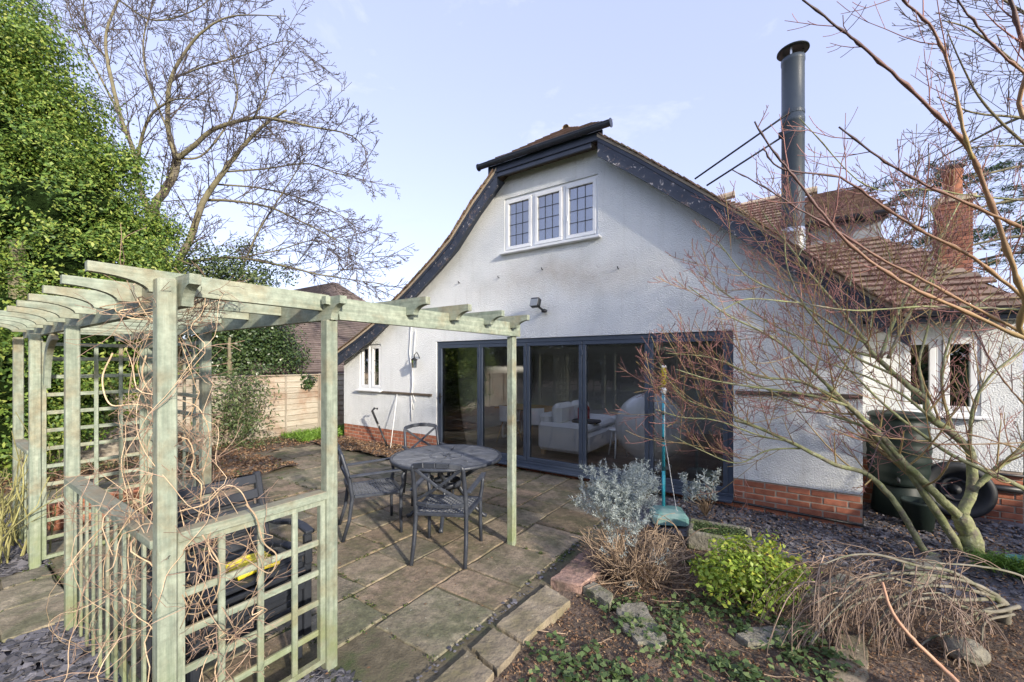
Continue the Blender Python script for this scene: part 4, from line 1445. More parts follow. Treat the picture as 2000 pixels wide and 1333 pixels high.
vv = [(x, y, .0) for x, y in pr] + [(x, y, .075) for x, y in pr] + [(x * .82, y * .82, .125) for x, y in pr] + [(x * .4, y * .4, .15) for x, y in pr]
ff = [(k * 8 + i, k * 8 + (i + 1) % 8, (k + 1) * 8 + (i + 1) % 8, (k + 1) * 8 + i) for k in range(3) for i in range(8)] + [tuple(range(24, 32)), tuple(range(8))[::-1]]
rz = Matrix.Rotation(R(25), 3, 'Z')
bs.add([tuple(rz @ Vector(q) + sw + Vector((.06, -.02, 0))) for q in vv], ff)
bso = bs.build('base', m_teal, sb)
MB().box(sw + Vector((.02, -.175, .05)), (.05, .02, .04), .006).build('base_plug', m_yellow, sb)
MB().tube([sw + Vector((.02, -.02, 1.46)), sw + Vector((.02, -.03, .93)), sw + Vector((.15, -.05, .15)), sw + Vector((.2, -.08, .12))], .004, 5).build('tether', m_cable, sb, True)

ts = [U(1338, 1040, z=.14), U(1351, 1009, z=.14), U(1470, 1028, z=.14), U(1468, 1066, z=.14)]
tm = sum(ts, Vector()) / 4
tro = thing('stone_trough', 'old mossy rectangular stone trough planted with moss', 'trough', (tm.x, tm.y, 0))
ax = (ts[2] - ts[1]); ang = math.atan2(ax.y, ax.x)
rt_ = Matrix.Rotation(ang, 3, 'Z').to_4x4()
tx, ty = .56, .34
tw = MB()
for c, s in (((0, -ty / 2, 0), (tx, .05, .18)), ((0, ty / 2, 0), (tx, .05, .18)), ((-tx / 2 + .025, 0, 0), (.05, ty - .05, .178)), ((tx / 2 - .025, 0, 0), (.05, ty - .05, .178))):
    tw.box(rt_.to_3x3() @ Vector(c) + Vector((tm.x, tm.y, .055)), s, .015, rt_)
tw.build('trough_walls', m_moss, tro)
MB().box((tm.x, tm.y, .08), (tx - .08, ty - .06, .08), .01, rt_).build('soil_fill', m_soil, tro)

wb = Vector((1.08, 6.68, 0))
but = thing('water_butt', 'dark green ribbed plastic water butt on a stand by the corner', 'water butt', wb)
MB().lathe([(.24, 0), (.25, .02), (.22, .34), (.20, .36), (0, .36)], wb, 28).build('stand', m_butt, but, True)
pr = [(0, .36), (.24, .36)]
for k in range(24): pr.append((.25 + .035 * math.sin(math.pi * (k + 1) / 26) + (.008 if k % 4 < 2 else 0), .37 + .76 * k / 23))
pr += [(.27, 1.14), (.285, 1.15), (.285, 1.18), (.25, 1.20), (0, 1.22)]
MB().lathe(pr, wb, 40).build('barrel', m_butt, but, True)
MB().tube([wb + Vector((-.05, -.27, .46)), wb + Vector((-.05, -.34, .46)), wb + Vector((-.05, -.35, .42))], .015, 8).build('tap', m_rubber, but, True)
bk = thing('black_bucket', 'black plastic bucket standing in front of the water butt', 'bucket', (1.17, 6.22, 0))
MB().lathe([(0, .0), (.12, 0), (.14, .30), (.15, .31), (.15, .335), (.135, .335), (.11, .02), (0, .02)], (1.17, 6.22, -.05), 24).build('tub', m_butt, bk, True)
wc = Vector((1.60, 6.84, .32))
rw = Matrix.Rotation(R(82), 3, 'X').to_4x4()
whl = thing('round_tub', 'big round black rubber tub leaning on its side against the wing', 'tub', (wc.x, wc.y, 0))
MB().lathe([(.0, -.03), (.16, -.03), (.20, .04), (.25, .08), (.29, .085), (.315, .06), (.32, .0), (.31, -.06), (.27, -.10), (.0, -.10)], wc, 40, rw).build('tub_shell', m_rubber, whl, True)
MB().lathe([(.10, -.025), (.12, .0), (.14, -.025)], wc, 32, rw).build('inner_ring', m_rubber, whl, True)
MB().lathe([(0, .05), (.04, .04), (.06, -.028)], wc, 16, rw).build('hub', m_rubber, whl, True)

ppt = U(122, 1000, z=0)
ppt = Vector((-6.3, 1.6, 0))
pot = thing('terracotta_pot', 'terracotta flower pot seen through the far trellis', 'pot', ppt)
MB().lathe([(0, 0), (.13, 0), (.19, .28), (.21, .28), (.215, .35), (.19, .35), (.16, .05), (0, .05)], ppt, 28).build('pot_body', m_terra, pot, True)
p2 = Vector((-6.6, 1.15, 0))
pt2 = thing('terracotta_trough', 'long terracotta planter on the ground beyond the far trellis', 'planter', p2)
MB().box(p2 + Vector((0, 0, .13)), (.24, .62, .26), .02).build('planter_body', m_terra, pt2)
MB().box(p2 + Vector((0, 0, .265)), (.27, .65, .04), .01).build('planter_rim', m_terra, pt2)

# ================================================================ edging stones, stepping stones, rocks
def stone(name, pts, z0, z1, mat, label, cat, seed=1, bev=.03, group=None, rough=.011, tilt=0.0):
    """flat stone from the outline of its top face"""
    r = random.Random(seed)
    P = []
    n = len(pts)
    for i in range(n):
        a, b = pts[i], pts[(i + 1) % n]
        k = max(1, int((Vector(b) - Vector(a)).length / .04))
        for j in range(k):
            f = j / k
            P.append((a[0] + (b[0] - a[0]) * f + r.uniform(-rough, rough), a[1] + (b[1] - a[1]) * f + r.uniform(-rough, rough)))
    c = (sum(p[0] for p in P) / len(P), sum(p[1] for p in P) / len(P))
    m = len(P)
    ins = lambda p, f: (c[0] + (p[0] - c[0]) * f, c[1] + (p[1] - c[1]) * f)
    v = [(*p, z0) for p in P] + [(*p, z1 - .012) for p in P] + [(*ins(p, 1 - bev), z1 + r.uniform(-.002, .001)) for p in P]
    f = [(k * m + i, k * m + (i + 1) % m, (k + 1) * m + (i + 1) % m, (k + 1) * m + i) for k in range(2) for i in range(m)]
    # inner rings so that the top is uneven
    rings = [.66, .33]
    for q, fr_ in enumerate(rings):
        v += [(*ins(p, fr_), z1) for p in P]
        o = (2 + q) * m
        f += [(o + i, o + (i + 1) % m, o + m + (i + 1) % m, o + m + i) for i in range(m)]
    v.append((*c, z1)); last = len(v) - 1
    o = (2 + len(rings)) * m
    f += [(o + i, o + (i + 1) % m, last) for i in range(m)]
    ob = MB().add(v, f).build(name, mat, None, fix=True)
    if label: tag(ob, label, cat, group)
    return ob


def gp(l, z=0.0): return [tuple(U(a, b, z=z)[:2]) for a, b in l]


ez = .016
stone('edging_stone', gp([(1067, 1142), (1114, 1172), (1020, 1252), (968, 1220)], ez), -.06, ez, m_edge, 'longest yellow sandstone edging block along the patio edge', 'edging stone', 1, .02, rough=.005, group='sandstone edging blocks')
stone('edging_stone', gp([(963, 1226), (1017, 1257), (972, 1309), (921, 1264)], ez), -.06, ez, m_edge, 'short sandstone edging block with white lichen spots', 'edging stone', 2, .02, rough=.005, group='sandstone edging blocks')
stone('edging_stone', gp([(914, 1270), (964, 1312), (900, 1392), (838, 1338)], ez), -.06, ez, m_edge, 'sandstone edging block cut by the bottom edge of the picture', 'edging stone', 3, .02, rough=.005, group='sandstone edging blocks')
stone('pink_stone', gp([(1150, 1066), (1186, 1104), (1133, 1142), (1077, 1130)], .055), -.04, .055, m_pink, 'pink sandstone block at the corner of the flower bed', 'stone', 4, rough=.01)
stone('kerb_stone', gp([(1138, 1146), (1160, 1136), (1200, 1160), (1190, 1178)], .04), -.04, .04, m_moss, 'small green mossy kerb stone beside the pink block', 'stone', 5, rough=.008)
stone('stepping_stone', gp([(1202, 1180), (1258, 1176), (1278, 1213), (1308, 1250), (1283, 1262), (1243, 1254), (1214, 1222)], .01), -.06, .01, m_moss, 'long grey stepping stone among ivy in the flower bed', 'stepping stone', 6, group='stepping stones')
stone('stepping_stone', gp([(1438, 1237), (1467, 1226), (1538, 1221), (1548, 1236), (1538, 1258), (1462, 1255)], .012), -.06, .012, m_moss, 'flat grey stone in front of the yellow leaved bush', 'stepping stone', 7, group='stepping stones')
stone('stepping_stone', gp([(1632, 1240), (1690, 1236), (1700, 1290), (1690, 1345), (1612, 1345)], .02), -.06, .02, m_slab, 'brown flagstone under the weeping twigs at the bottom', 'stepping stone', 8, group='stepping stones')
stone('stepping_stone', gp([(1560, 1165), (1640, 1120), (1700, 1132), (1640, 1180)], .02), -.06, .02, m_moss, 'pale flagstone half hidden behind the weeping twigs', 'stepping stone', 9, group='stepping stones')
stone('stepping_stone', gp([(1760, 1110), (1830, 1092), (1850, 1130), (1790, 1142)]), -.06, .05, m_moss, 'flat stone at the foot of the maple stems', 'stepping stone', 10, group='stepping stones')


def rock(name, c, s, mat, label, seed):
    import bmesh
    bm = bmesh.new()
    bmesh.ops.create_icosphere(bm, subdivisions=3, radius=1)
    r = np.random.default_rng(seed)
    pl = r.normal(0, 1, (14, 3)); pl /= np.linalg.norm(pl, axis=1)[:, None]
    for v in bm.verts:
        k = min(1.0, min((.86 + .1 * r.random()) / max(.2, float(np.dot(pl[i], v.co))) for i in range(14)))
        v.co = v.co * k + Vector(r.normal(0, .008, 3))
        v.co = Vector((v.co.x * s[0], v.co.y * s[1], v.co.z * s[2]))
    me = bpy.data.meshes.new(name); bm.to_mesh(me); bm.free()
    me.materials.append(mat)
    o = link(bpy.data.objects.new(name, me)); o.location = c
    tag(o, label, 'rock')
    return o


p = U(1885, 1285, z=0)
rock('mossy_rock', (p.x, p.y, .045), (.105, .095, .075), m_moss, 'rounded grey rock with a cap of green moss, bottom right', 4)
tpz = U(1990, 1130, z=0)
tl = thing('teal_pot', 'dark teal plant pot at the right edge below the maple', 'pot', tpz + Vector((.08, .05, 0)))
q = tpz + Vector((.10, .06, 0))
MB().lathe([(0, 0), (.12, 0), (.16, .10), (.17, .10), (.17, .13), (.15, .13), (.12, .03), (0, .03)], q, 24).build('pot_body', m_dteal, tl, True)

# ================================================================ fence
FX = -9.95
fen = thing('panel_fence', 'weathered lap board garden fence with posts behind the patio', 'fence', (FX, 2, 0))
y = -3.2
while y < 9.5:
    MB().box((FX, y, .74), (.09, .09, 1.56), .006).build('fence_post', m_fence['z'], fen)
    if y + 1.83 < 9.9:
        pan = MB()
        for yy in (y + .08, y + .93, y + 1.75): pan.box((FX + .034, yy, .75), (.02, .035, 1.42), .003)
        po = pan.build('fence_panel', m_fence['z'], fen)
        for k in range(11):
            MB().box((FX + .004, y + .915, .07 + k * .133), (.016, 1.72, .155), .003, Matrix.Rotation(R(-11), 3, 'Y').to_4x4()).build('lap_board', m_fence['y'], po)
        MB().box((FX + .01, y + .915, 1.49), (.06, 1.74, .03), .004).build('fence_cap', m_fence['y'], po)
    y += 1.83

# neighbour's house behind the fence
nb = thing('neighbour_house', 'neighbouring house with a low brown tiled roof behind the fence', 'house', (-17, 11, 0))
e0, e1 = U(430, 725, d=16.0), U(720, 725, d=14.0)
nx0, nx1 = -21.0, -11.2
NY = 6.6
nroof = MB()
ridge = Vector((-13.6, 11.6, 5.2))
nroof.add([(-22, 5.0, 1.5), (-11.6, 5.0, 1.5), (-14.8, 9.4, 4.95), (-19.0, 9.4, 4.95)], [(0, 1, 2, 3)])
nroof.add([(-11.6, 5.0, 1.5), (-11.6, 13.8, 1.5), (-14.8, 9.4, 4.95)], [(0, 1, 2)])
nroof.add([(-22, 5.0, 1.5), (-19.0, 9.4, 4.95), (-22, 13.8, 1.5)], [(0, 1, 2)])
nro = nroof.build('roof', m_tile_n, nb)
nt_ = MB()
nu = np.array((0, 4.4, 3.45)); nl = np.linalg.norm(nu); nu /= nl
for k in range(int(nl / .11)):
    t = k * .11
    f = t / nl
    xa, xb = -22 + 3 * f, -11.6 - 3.2 * f
    P0 = np.array((xa, 4.98, 1.5)) + nu * t * np.array((0, 1, 1)); n_ = np.array((0, -nu[2], nu[1]))
    a = [P0 + n_ * .01, P0 + n_ * .045, P0 + nu * .14 + n_ * .008]
    b = [q + np.array((xb - xa, 0, 0)) for q in a]
    nt_.add(a + b, [(0, 3, 4, 1), (1, 4, 5, 2)])
vu = np.array((-3.2, 4.4, 3.4))
for k in range(int(nl / .11)):
    f = k * .11 / nl
    pA = np.array((-11.6, 5.0, 1.5)) + (np.array((-14.8, 9.4, 4.95)) - np.array((-11.6, 5.0, 1.5))) * f
    pB = np.array((-11.6, 13.8, 1.5)) + (np.array((-14.8, 9.4, 4.95)) - np.array((-11.6, 13.8, 1.5))) * f
    n_ = np.array((.73, 0, .68))
    sl = np.array((-3.2, 0, 3.4)); sl /= np.linalg.norm(sl)
    a = [pA + n_ * .01, pA + n_ * .045, pA + sl * .14 + n_ * .008]
    b = [pB + n_ * .01, pB + n_ * .045, pB + sl * .14 + n_ * .008]
    nt_.add(a + b, [(0, 3, 4, 1), (1, 4, 5, 2)])
tag(nt_.build('tile_courses', m_tile_n, nro), kind='stuff')
MB().box((-16.8, 9.4, .7), (9.9, 8.2, 1.5)).build('wall', m_brick, nb)
MB().box((-16.8, 4.94, 1.44), (10.9, .1, .1)).build('gutter', m_gutter, nb)
# ================================================================ plants
def spline(P, n):
    P = [np.array(tuple(p), float) for p in P]
    Q = [2 * P[0] - P[1]] + P + [2 * P[-1] - P[-2]]
    out = []
    m = len(P) - 1
    for k in range(n + 1):
        u = k / n * m
        i = min(int(u), m - 1)
        t = u - i
        a, b, c, d = Q[i:i + 4]
        out.append(.5 * ((2 * b) + (-a + c) * t + (2 * a - 5 * b + 4 * c - d) * t * t + (-a + 3 * b - 3 * c + d) * t ** 3))
    return np.array(out)


def perp(d, rg):
    v = rg.normal(0, 1, 3)
    v -= d * v.dot(d)
    return v / (np.linalg.norm(v) + 1e-9)


def twig(mb, p, d, L, r, lvl, rg, up=.15, wig=.18, nchild=5, cl=.55, sides=4, seg=.12, ang=(.45, .95), mb2=None, rmin=.0012, flat=None):
    n = int(min(9, max(3, L / seg)))
    d = d / (np.linalg.norm(d) + 1e-9)
    pts, ds = [p], [d]
    for i in range(n):
        d = d + rg.normal(0, wig, 3) * .6
        d[2] += up / n * 2
        d /= np.linalg.norm(d)
        p = p + d * (L / n)
        pts.append(p); ds.append(d)
    mb.tube(pts, np.linspace(r, max(rmin, r * .35), n + 1), sides, False)
    if lvl > 0:
        for c in range(nchild):
            f = .15 + .8 * (c + rg.random() * .8) / nchild
            i = min(n - 1, int(f * n))
            a = rg.uniform(*ang)
            q = perp(ds[i], rg)
            if flat is not None:
                q = q - np.array(flat) * q.dot(flat) * .6
                q /= np.linalg.norm(q) + 1e-9
            dd = ds[i] * math.cos(a) + q * math.sin(a)
            pp = pts[i] + (pts[i + 1] - pts[i]) * (f * n - i)
            twig(mb2 or mb, pp, dd, L * cl * (1.1 - f * .6) * rg.uniform(.7, 1.2), max(rmin, r * .55 * (1 - f * .4)), lvl - 1, rg, up, wig, max(2, int(nchild * .7)), cl, 3, seg * .8, ang, None, rmin, flat)


def limb(mb, pts, r0, r1, sides=8, n=None):
    n = n or len(pts) * 5
    P = spline(pts, n)
    P = P + nrg.normal(0, .15, P.shape) * r1
    mb.tube(P, np.linspace(r0, r1, n + 1), sides)
    return P, np.linspace(r0, r1, n + 1)


def sprout(mb, P, Rr, n, Lr, rg, lvl=1, f0=.15, bias=None, mb2=None, rr=.5, **kw):
    for k in range(n):
        f = f0 + (1 - f0) * (k + rg.random()) / n
        i = min(len(P) - 2, int(f * (len(P) - 1)))
        d = P[i + 1] - P[i]; d /= np.linalg.norm(d) + 1e-9
        a = rg.uniform(.5, 1.1)
        q = perp(d, rg)
        if bias is not None:
            q = q + np.array(bias); q -= d * q.dot(d); q /= np.linalg.norm(q) + 1e-9
        dd = d * math.cos(a) + q * math.sin(a)
        twig(mb, P[i], dd, rg.uniform(*Lr) * (1.15 - .5 * f), max(.002, Rr[i] * rr), lvl, rg, mb2=mb2, **kw)


def px(l, d0, d1=None):
    d1 = d0 if d1 is None else d1
    n = len(l)
    return [U(a, b, d=d0 + (d1 - d0) * k / (n - 1)) for k, (a, b) in enumerate(l)]


# ---------------------------------------------------------------- maple at the right
rg = np.random.default_rng(21)
ac = thing('maple_tree', 'bare multi-stemmed maple with green stems and red twigs by the wing', 'tree', U(1895, 1085, z=0))
tk, br, tw1, tw2 = MB(), MB(), MB(), MB()
d0 = 3.87
bz = U(1900, 1086, z=-.03)
fork = U(1876, 1008, d=3.86)
limb(tk, [bz, U(1896, 1045, d=3.87), fork], .085, .066, 12)
LM = []


def L_(pts, a, b, r0, r1, tgt=None, n=None):
    P = pts if isinstance(pts[0], Vector) else px(pts, a, b)
    res = limb(tgt or br, P, r0 * .80, r1 * .88, 8, n)
    LM.append(res)
    return res


L_([(1880, 1015), (1845, 982), (1817, 954), (1759, 896), (1713, 844), (1655, 792), (1620, 757)], 3.86, 3.75, .052, .024, tk)
L_([(1878, 1078), (1829, 1000), (1777, 925), (1745, 890), (1700, 840)], 3.90, 3.80, .045, .028, tk)
L_([(1840, 1092), (1806, 1076), (1771, 1018), (1736, 966), (1690, 925), (1632, 908), (1568, 876), (1487, 838), (1435, 821)], 3.85, 3.9, .040, .014, tk)
L_([(1876, 1008), (1898, 960), (1898, 908), (1893, 880), (1864, 850), (1817, 815), (1806, 780), (1771, 751), (1713, 699), (1678, 653), (1643, 606)], 3.86, 3.9, .058, .016, tk)
L_([(1898, 958), (1925, 935), (1957, 908), (2000, 873), (2060, 800)], 3.85, 3.7, .036, .02, tk)
L_([(1620, 757), (1560, 700), (1500, 655), (1420, 615), (1345, 560)], 3.75, 3.7, .020, .005)
L_([(1640, 780), (1560, 745), (1480, 735), (1390, 700), (1300, 690)], 3.76, 3.9, .019, .005)
L_([(1655, 792), (1580, 772), (1500, 760), (1400, 745), (1320, 722)], 3.76, 3.5, .018, .005)
L_([(1713, 844), (1650, 820), (1560, 790), (1470, 745), (1400, 690)], 3.78, 4.1, .018, .005)
L_([(1487, 838), (1420, 808), (1360, 790), (1320, 762), (1285, 705)], 3.9, 4.0, .013, .004)
L_([(1540, 862), (1480, 850), (1400, 822), (1330, 815), (1280, 800)], 3.9, 3.7, .012, .004)
L_([(1568, 876), (1500, 880), (1440, 905), (1370, 880), (1310, 850)], 3.9, 4.1, .011, .004)
L_([(1643, 606), (1590, 545), (1540, 480), (1500, 430), (1478, 395)], 3.9, 4.0, .016, .004)
L_([(1690, 670), (1620, 630), (1540, 580), (1460, 540), (1400, 470)], 3.88, 3.7, .016, .004)
L_([(1713, 699), (1640, 680), (1540, 650), (1440, 590), (1360, 530)], 3.9, 4.15, .017, .004)
L_([(1740, 730), (1660, 690), (1580, 610), (1540, 530), (1530, 450)], 3.88, 3.6, .016, .004)
L_([(1806, 780), (1795, 710), (1812, 640), (1825, 540), (1850, 440)], 3.88, 4.1, .018, .005)
L_([(1720, 700), (1745, 630), (1790, 545), (1840, 460), (1880, 385)], 3.9, 4.3, .022, .006)
L_([(1735, 700), (1775, 615), (1820, 545), (1835, 470), (1815, 400)], 3.9, 4.2, .020, .005)
L_([(1864, 850), (1840, 760), (1850, 680), (1880, 620), (1960, 560)], 3.88, 3.9, .018, .005)
L_([(2060, 990), (1990, 950), (1922, 919), (1852, 885), (1794, 844), (1748, 809), (1700, 765), (1640, 700), (1600, 640)], 3.6, 3.75, .028, .006)
L_([(1893, 880), (1900, 800), (1930, 740), (1990, 690), (2050, 650)], 3.85, 3.6, .02, .006)
L_([(1817, 815), (1760, 770), (1690, 735), (1600, 700), (1540, 640)], 3.85, 3.6, .017, .004)
for a, b in (((1700, 640), (1690, 540)), ((1660, 560), (1650, 470)), ((1600, 560), (1620, 440)), ((1760, 600), (1750, 480)), ((1830, 560), (1900, 470)), ((1560, 500), (1590, 390)), ((1740, 520), (1700, 410)), ((1780, 450), (1800, 370))):
    L_([a, ((a[0] * 2 + b[0]) / 3 + 6, (a[1] * 2 + b[1]) / 3), b], 3.9, 4.1, .007, .002)
for i, (P, Rr) in enumerate(LM):
    thick = i < 5
    n = 7 if thick else 13
    sprout(tw1, P, Rr, n, (.32, 1.0), rg, 2, .35 if thick else .12, (-.40, -.15, .60), tw2, .38, up=.22, wig=.075, nchild=4, cl=.52, seg=.09, rmin=.0026)
tk.build('trunk', m_bark_ac, ac, True)
br.build('limbs', m_bark_ac, ac, True)
tag(tw1.build('twigs', m_twig_gold, ac, True), kind='stuff')
tag(tw2.build('red_twigs', m_twig_red, ac, True), kind='stuff')

# ---------------------------------------------------------------- near branches hanging in from a tree beyond the right edge
ov = thing('overhanging_tree', 'young tree at the right edge with long golden budded shoots', 'tree', (1.9, 2.5, 0))
rg = np.random.default_rng(5)
hub = [Vector((1.9, 2.5, -.05)), Vector((1.88, 2.5, .8)), Vector((1.85, 2.48, 1.5)), Vector((1.8, 2.45, 2.2))]
tm_ = MB(); limb(tm_, hub, .07, .045, 10); tm_.build('trunk', m_bark_ac, ov, True)
FB = [
    ([(1568, 0), (1640, 55), (1686, 92), (1749, 147), (1830, 225), (1891, 289), (1928, 378), (1970, 499), (2000, 578), (2060, 690)], 1.35, 1.75, .004, .0155, 1.6),
    ([(1740, -40), (1765, 0), (1823, 60), (1859, 147), (1880, 252), (1900, 310)], 1.4, 1.55, .004, .0085, None),
    ([(1473, 239), (1513, 299), (1560, 357), (1613, 425), (1665, 483), (1770, 557), (1875, 604), (2000, 662), (2080, 700)], 1.5, 1.75, .004, .0125, 1.75),
    ([(1639, 249), (1728, 315), (1801, 357), (1891, 399), (2000, 446), (2080, 485)], 1.45, 1.7, .004, .0105, 2.1),
    ([(1490, 290), (1528, 330), (1644, 349), (1717, 399), (1801, 451), (1901, 504), (2000, 583), (2070, 640)], 1.6, 1.8, .0035, .012, 1.85),
    ([(1431, 333), (1486, 362), (1560, 409), (1644, 457), (1717, 504), (1801, 546), (1928, 614), (2000, 651), (2080, 690)], 1.65, 1.85, .003, .011, 1.72),
    ([(1400, 612), (1460, 585), (1550, 591), (1670, 607), (1790, 600), (1900, 601), (2000, 606), (2090, 615)], 1.9, 1.8, .003, .0075, 1.9),
    ([(1560, 230), (1690, 362), (1800, 370), (1900, 382), (2000, 392), (2090, 400)], 1.9, 1.9, .003, .0065, 2.15),
    ([(1960, -60), (1985, 40), (2010, 120), (2060, 260)], 1.5, 1.6, .008, .013, 2.2),
    ([(1850, -30), (1900, 40), (1960, 110), (2010, 150), (2080, 210)], 1.6, 1.7, .004, .009, 2.2),
    ([(1690, 940), (1730, 845), (1800, 835), (1900, 850), (2000, 880), (2080, 900)], 2.3, 2.2, .003, .006, None),
    ([(1560, 805), (1660, 815), (1760, 855), (1850, 868), (2000, 865), (2080, 860)], 2.5, 2.3, .003, .006, None),
    ([(1870, 590), (1900, 640), (1950, 730), (2000, 790), (2060, 850)], 2.0, 1.9, .003, .006, None),
]
tt = MB()
for k, (l, da, db, ra, rb, hz) in enumerate(FB):
    P3 = px(l, da, db)
    if hz: P3.append(Vector((1.8, 2.45, hz)))
    P = spline(P3, len(P3) * 5)
    P = P + rg.normal(0, .0012, P.shape)
    Rr = np.linspace(ra, rb, len(P))
    # buds: small swellings where leaf pairs sat
    for i in range(2, len(P), 4):
        Rr[i] *= 1.5
    Rr = Rr * .68
    mbb = MB().tube(P, Rr, 8)
    sp = P[::-1]; sr = Rr[::-1]
    bo_ = mbb.build('branch', m_shoot if k not in (6, 7) else m_bark_ac, ov, True)
    along(bo_, len(P), 8)
    sprout(tt, sp, sr, 8 if k < 8 else 5, (.10, .38), rg, 1, .25, (-.3, 0, .5), None, .4, up=.2, wig=.10, nchild=3, cl=.5, seg=.06, rmin=.0011)
tag(tt.build('twigs', m_twig_red, ov, True), kind='stuff')
ps = MB(); limb(ps, px([(1900, 1370), (1870, 1333), (1830, 1295), (1775, 1240), (1740, 1190), (1723, 1137)], 1.5, 1.75), .0095, .0055, 8)
pk = ps.build('cut_shoot', m_pinkshoot, None, True)
tag(pk, 'single smooth pink barked shoot rising at the bottom right', 'shoot')

# ---------------------------------------------------------------- weeping maple, bottom right
rg = np.random.default_rng(9)
wp = thing('weeping_maple', 'low bare weeping maple, a tangle of brown drooping twigs', 'shrub', U(1930, 1200, z=0))
wl_, wt = MB(), MB()
root = U(1960, 1215, z=-.02)
top = U(1940, 1165, d=2.75)
limb(wl_, [root, (root + top) / 2 + Vector((.03, 0, .03)), top], .035, .022, 10)
WL = [
    [(1940, 1165), (1880, 1150), (1810, 1145), (1760, 1165), (1720, 1210), (1690, 1270)],
    [(1930, 1160), (1860, 1118), (1790, 1105), (1720, 1085), (1660, 1085), (1600, 1105)],
    [(1940, 1170), (1870, 1172), (1800, 1170), (1750, 1195), (1725, 1260), (1700, 1330)],
    [(1950, 1165), (1900, 1140), (1830, 1125), (1740, 1120), (1660, 1140), (1590, 1180)],
    [(1990, 1185), (1940, 1195), (1880, 1185), (1840, 1160), (1800, 1160)],
    [(1960, 1180), (1900, 1200), (1860, 1215), (1820, 1190), (1760, 1180)],
    [(2040, 1150), (1980, 1120), (1900, 1105), (1830, 1100), (1760, 1090)],
    [(1980, 1200), (1925, 1215), (1915, 1260), (1890, 1310), (1870, 1350)],
    [(1950, 1190), (1860, 1230), (1800, 1260), (1790, 1310), (1800, 1360)],
    [(1800, 1148), (1740, 1130), (1680, 1150), (1620, 1200), (1580, 1260)],
    [(1760, 1165), (1700, 1170), (1640, 1200), (1590, 1250), (1560, 1320)],
]
LW = []
for k, l in enumerate(WL):
    LW.append(limb(wl_, px(l, 2.75, 2.45 + .2 * rg.random()), .0135 if k < 5 else .009, .0035, 7))
for P, Rr in LW:
    sprout(wt, P, Rr, 8, (.25, .66), rg, 2, .15, (-.5, -.25, .25), None, .40, up=-.7, wig=.13, nchild=4, cl=.55, seg=.08, rmin=.0026)
for k in range(30):      # drooping curtain on the left side
    a = U(rg.uniform(1585, 1760), rg.uniform(1085, 1180), d=2.55 + rg.random() * .35)
    twig(wt, np.array(a), np.array((-.6 + rg.normal(0, .3), -.4 + rg.normal(0, .3), .25)), rg.uniform(.3, .65), .0042, 1, rg, up=-1.1, wig=.12, nchild=4, cl=.6, seg=.09, rmin=.0019)
wl_.build('limbs', m_weep_g, wp, True)
tag(wt.build('twigs', m_weep, wp, True), kind='stuff')

# ---------------------------------------------------------------- cherry beyond the fence
rg = np.random.default_rng(31)
che = thing('cherry_tree', 'tall bare spreading tree with mossy limbs behind the evergreen', 'tree', U(352, 800, d=12.0) * 1.0)
che.location.z = 0; ORG[che.name] = Vector(che.location)
ck, ct1, ct2 = MB(), MB(), MB()
dC = 12.0
LC = []


def C3(l, r0, r1, da=12.0, db=None):
    LC.append((limb(ck, px(l, da, da if db is None else db), r0 * .56, r1 * .7, 8), r0))


C3([(360, 840), (345, 640), (349, 521), (370, 471), (399, 391), (437, 336), (475, 286), (517, 244), (560, 215)], .24, .04, 12, 11.5)
C3([(345, 640), (320, 500), (302, 412), (336, 349), (345, 311)], .20, .16)
C3([(345, 311), (330, 260), (328, 202), (334, 155), (357, 109), (395, 63), (454, 32), (559, 32)], .14, .015, 12, 11)
C3([(345, 311), (378, 286), (420, 252), (496, 231), (546, 235), (609, 248), (681, 263), (718, 294)], .13, .012, 12, 11)
C3([(300, 440), (269, 353), (260, 294), (235, 227), (210, 118), (208, 63), (231, 0), (250, -50)], .14, .03, 12, 12.5)
C3([(269, 320), (275, 277), (294, 227), (328, 200), (361, 193), (420, 200)], .09, .015, 12, 11)
C3([(399, 391), (454, 393), (525, 405), (588, 433), (651, 466), (715, 510)], .08, .010, 12, 11)
C3([(470, 530), (504, 454), (538, 399), (576, 340), (600, 300)], .06, .012, 12, 11.6)
C3([(360, 512), (462, 504), (567, 523), (630, 538), (748, 555)], .09, .012, 12, 11)
C3([(330, 260), (290, 160), (280, 80), (300, 0), (310, -60)], .06, .015, 12, 12.8)
C3([(334, 155), (400, 130), (470, 110), (560, 80), (600, 110)], .05, .008, 12, 12.6)
C3([(345, 311), (400, 300), (460, 210), (455, 130), (440, 70), (420, 0)], .06, .01, 12, 12.8)
C3([(496, 231), (520, 180), (545, 100)], .04, .008, 11.4, 11)
C3([(437, 336), (520, 330), (600, 320), (660, 340), (700, 345)], .05, .008, 11.8, 11.5)
C3([(420, 360), (520, 370), (620, 400), (690, 440), (680, 480)], .05, .008, 12, 12.6)
C3([(235, 227), (190, 140), (150, 60), (120, -20)], .06, .015, 12.3, 13)
C3([(210, 118), (170, 60), (160, -40)], .05, .015, 12.3, 12)
C3([(231, 0), (300, 40), (380, 20), (440, -30)], .05, .015, 12.3, 12)
C3([(462, 504), (540, 490), (620, 470), (690, 500), (740, 530)], .04, .008, 12, 12.5)
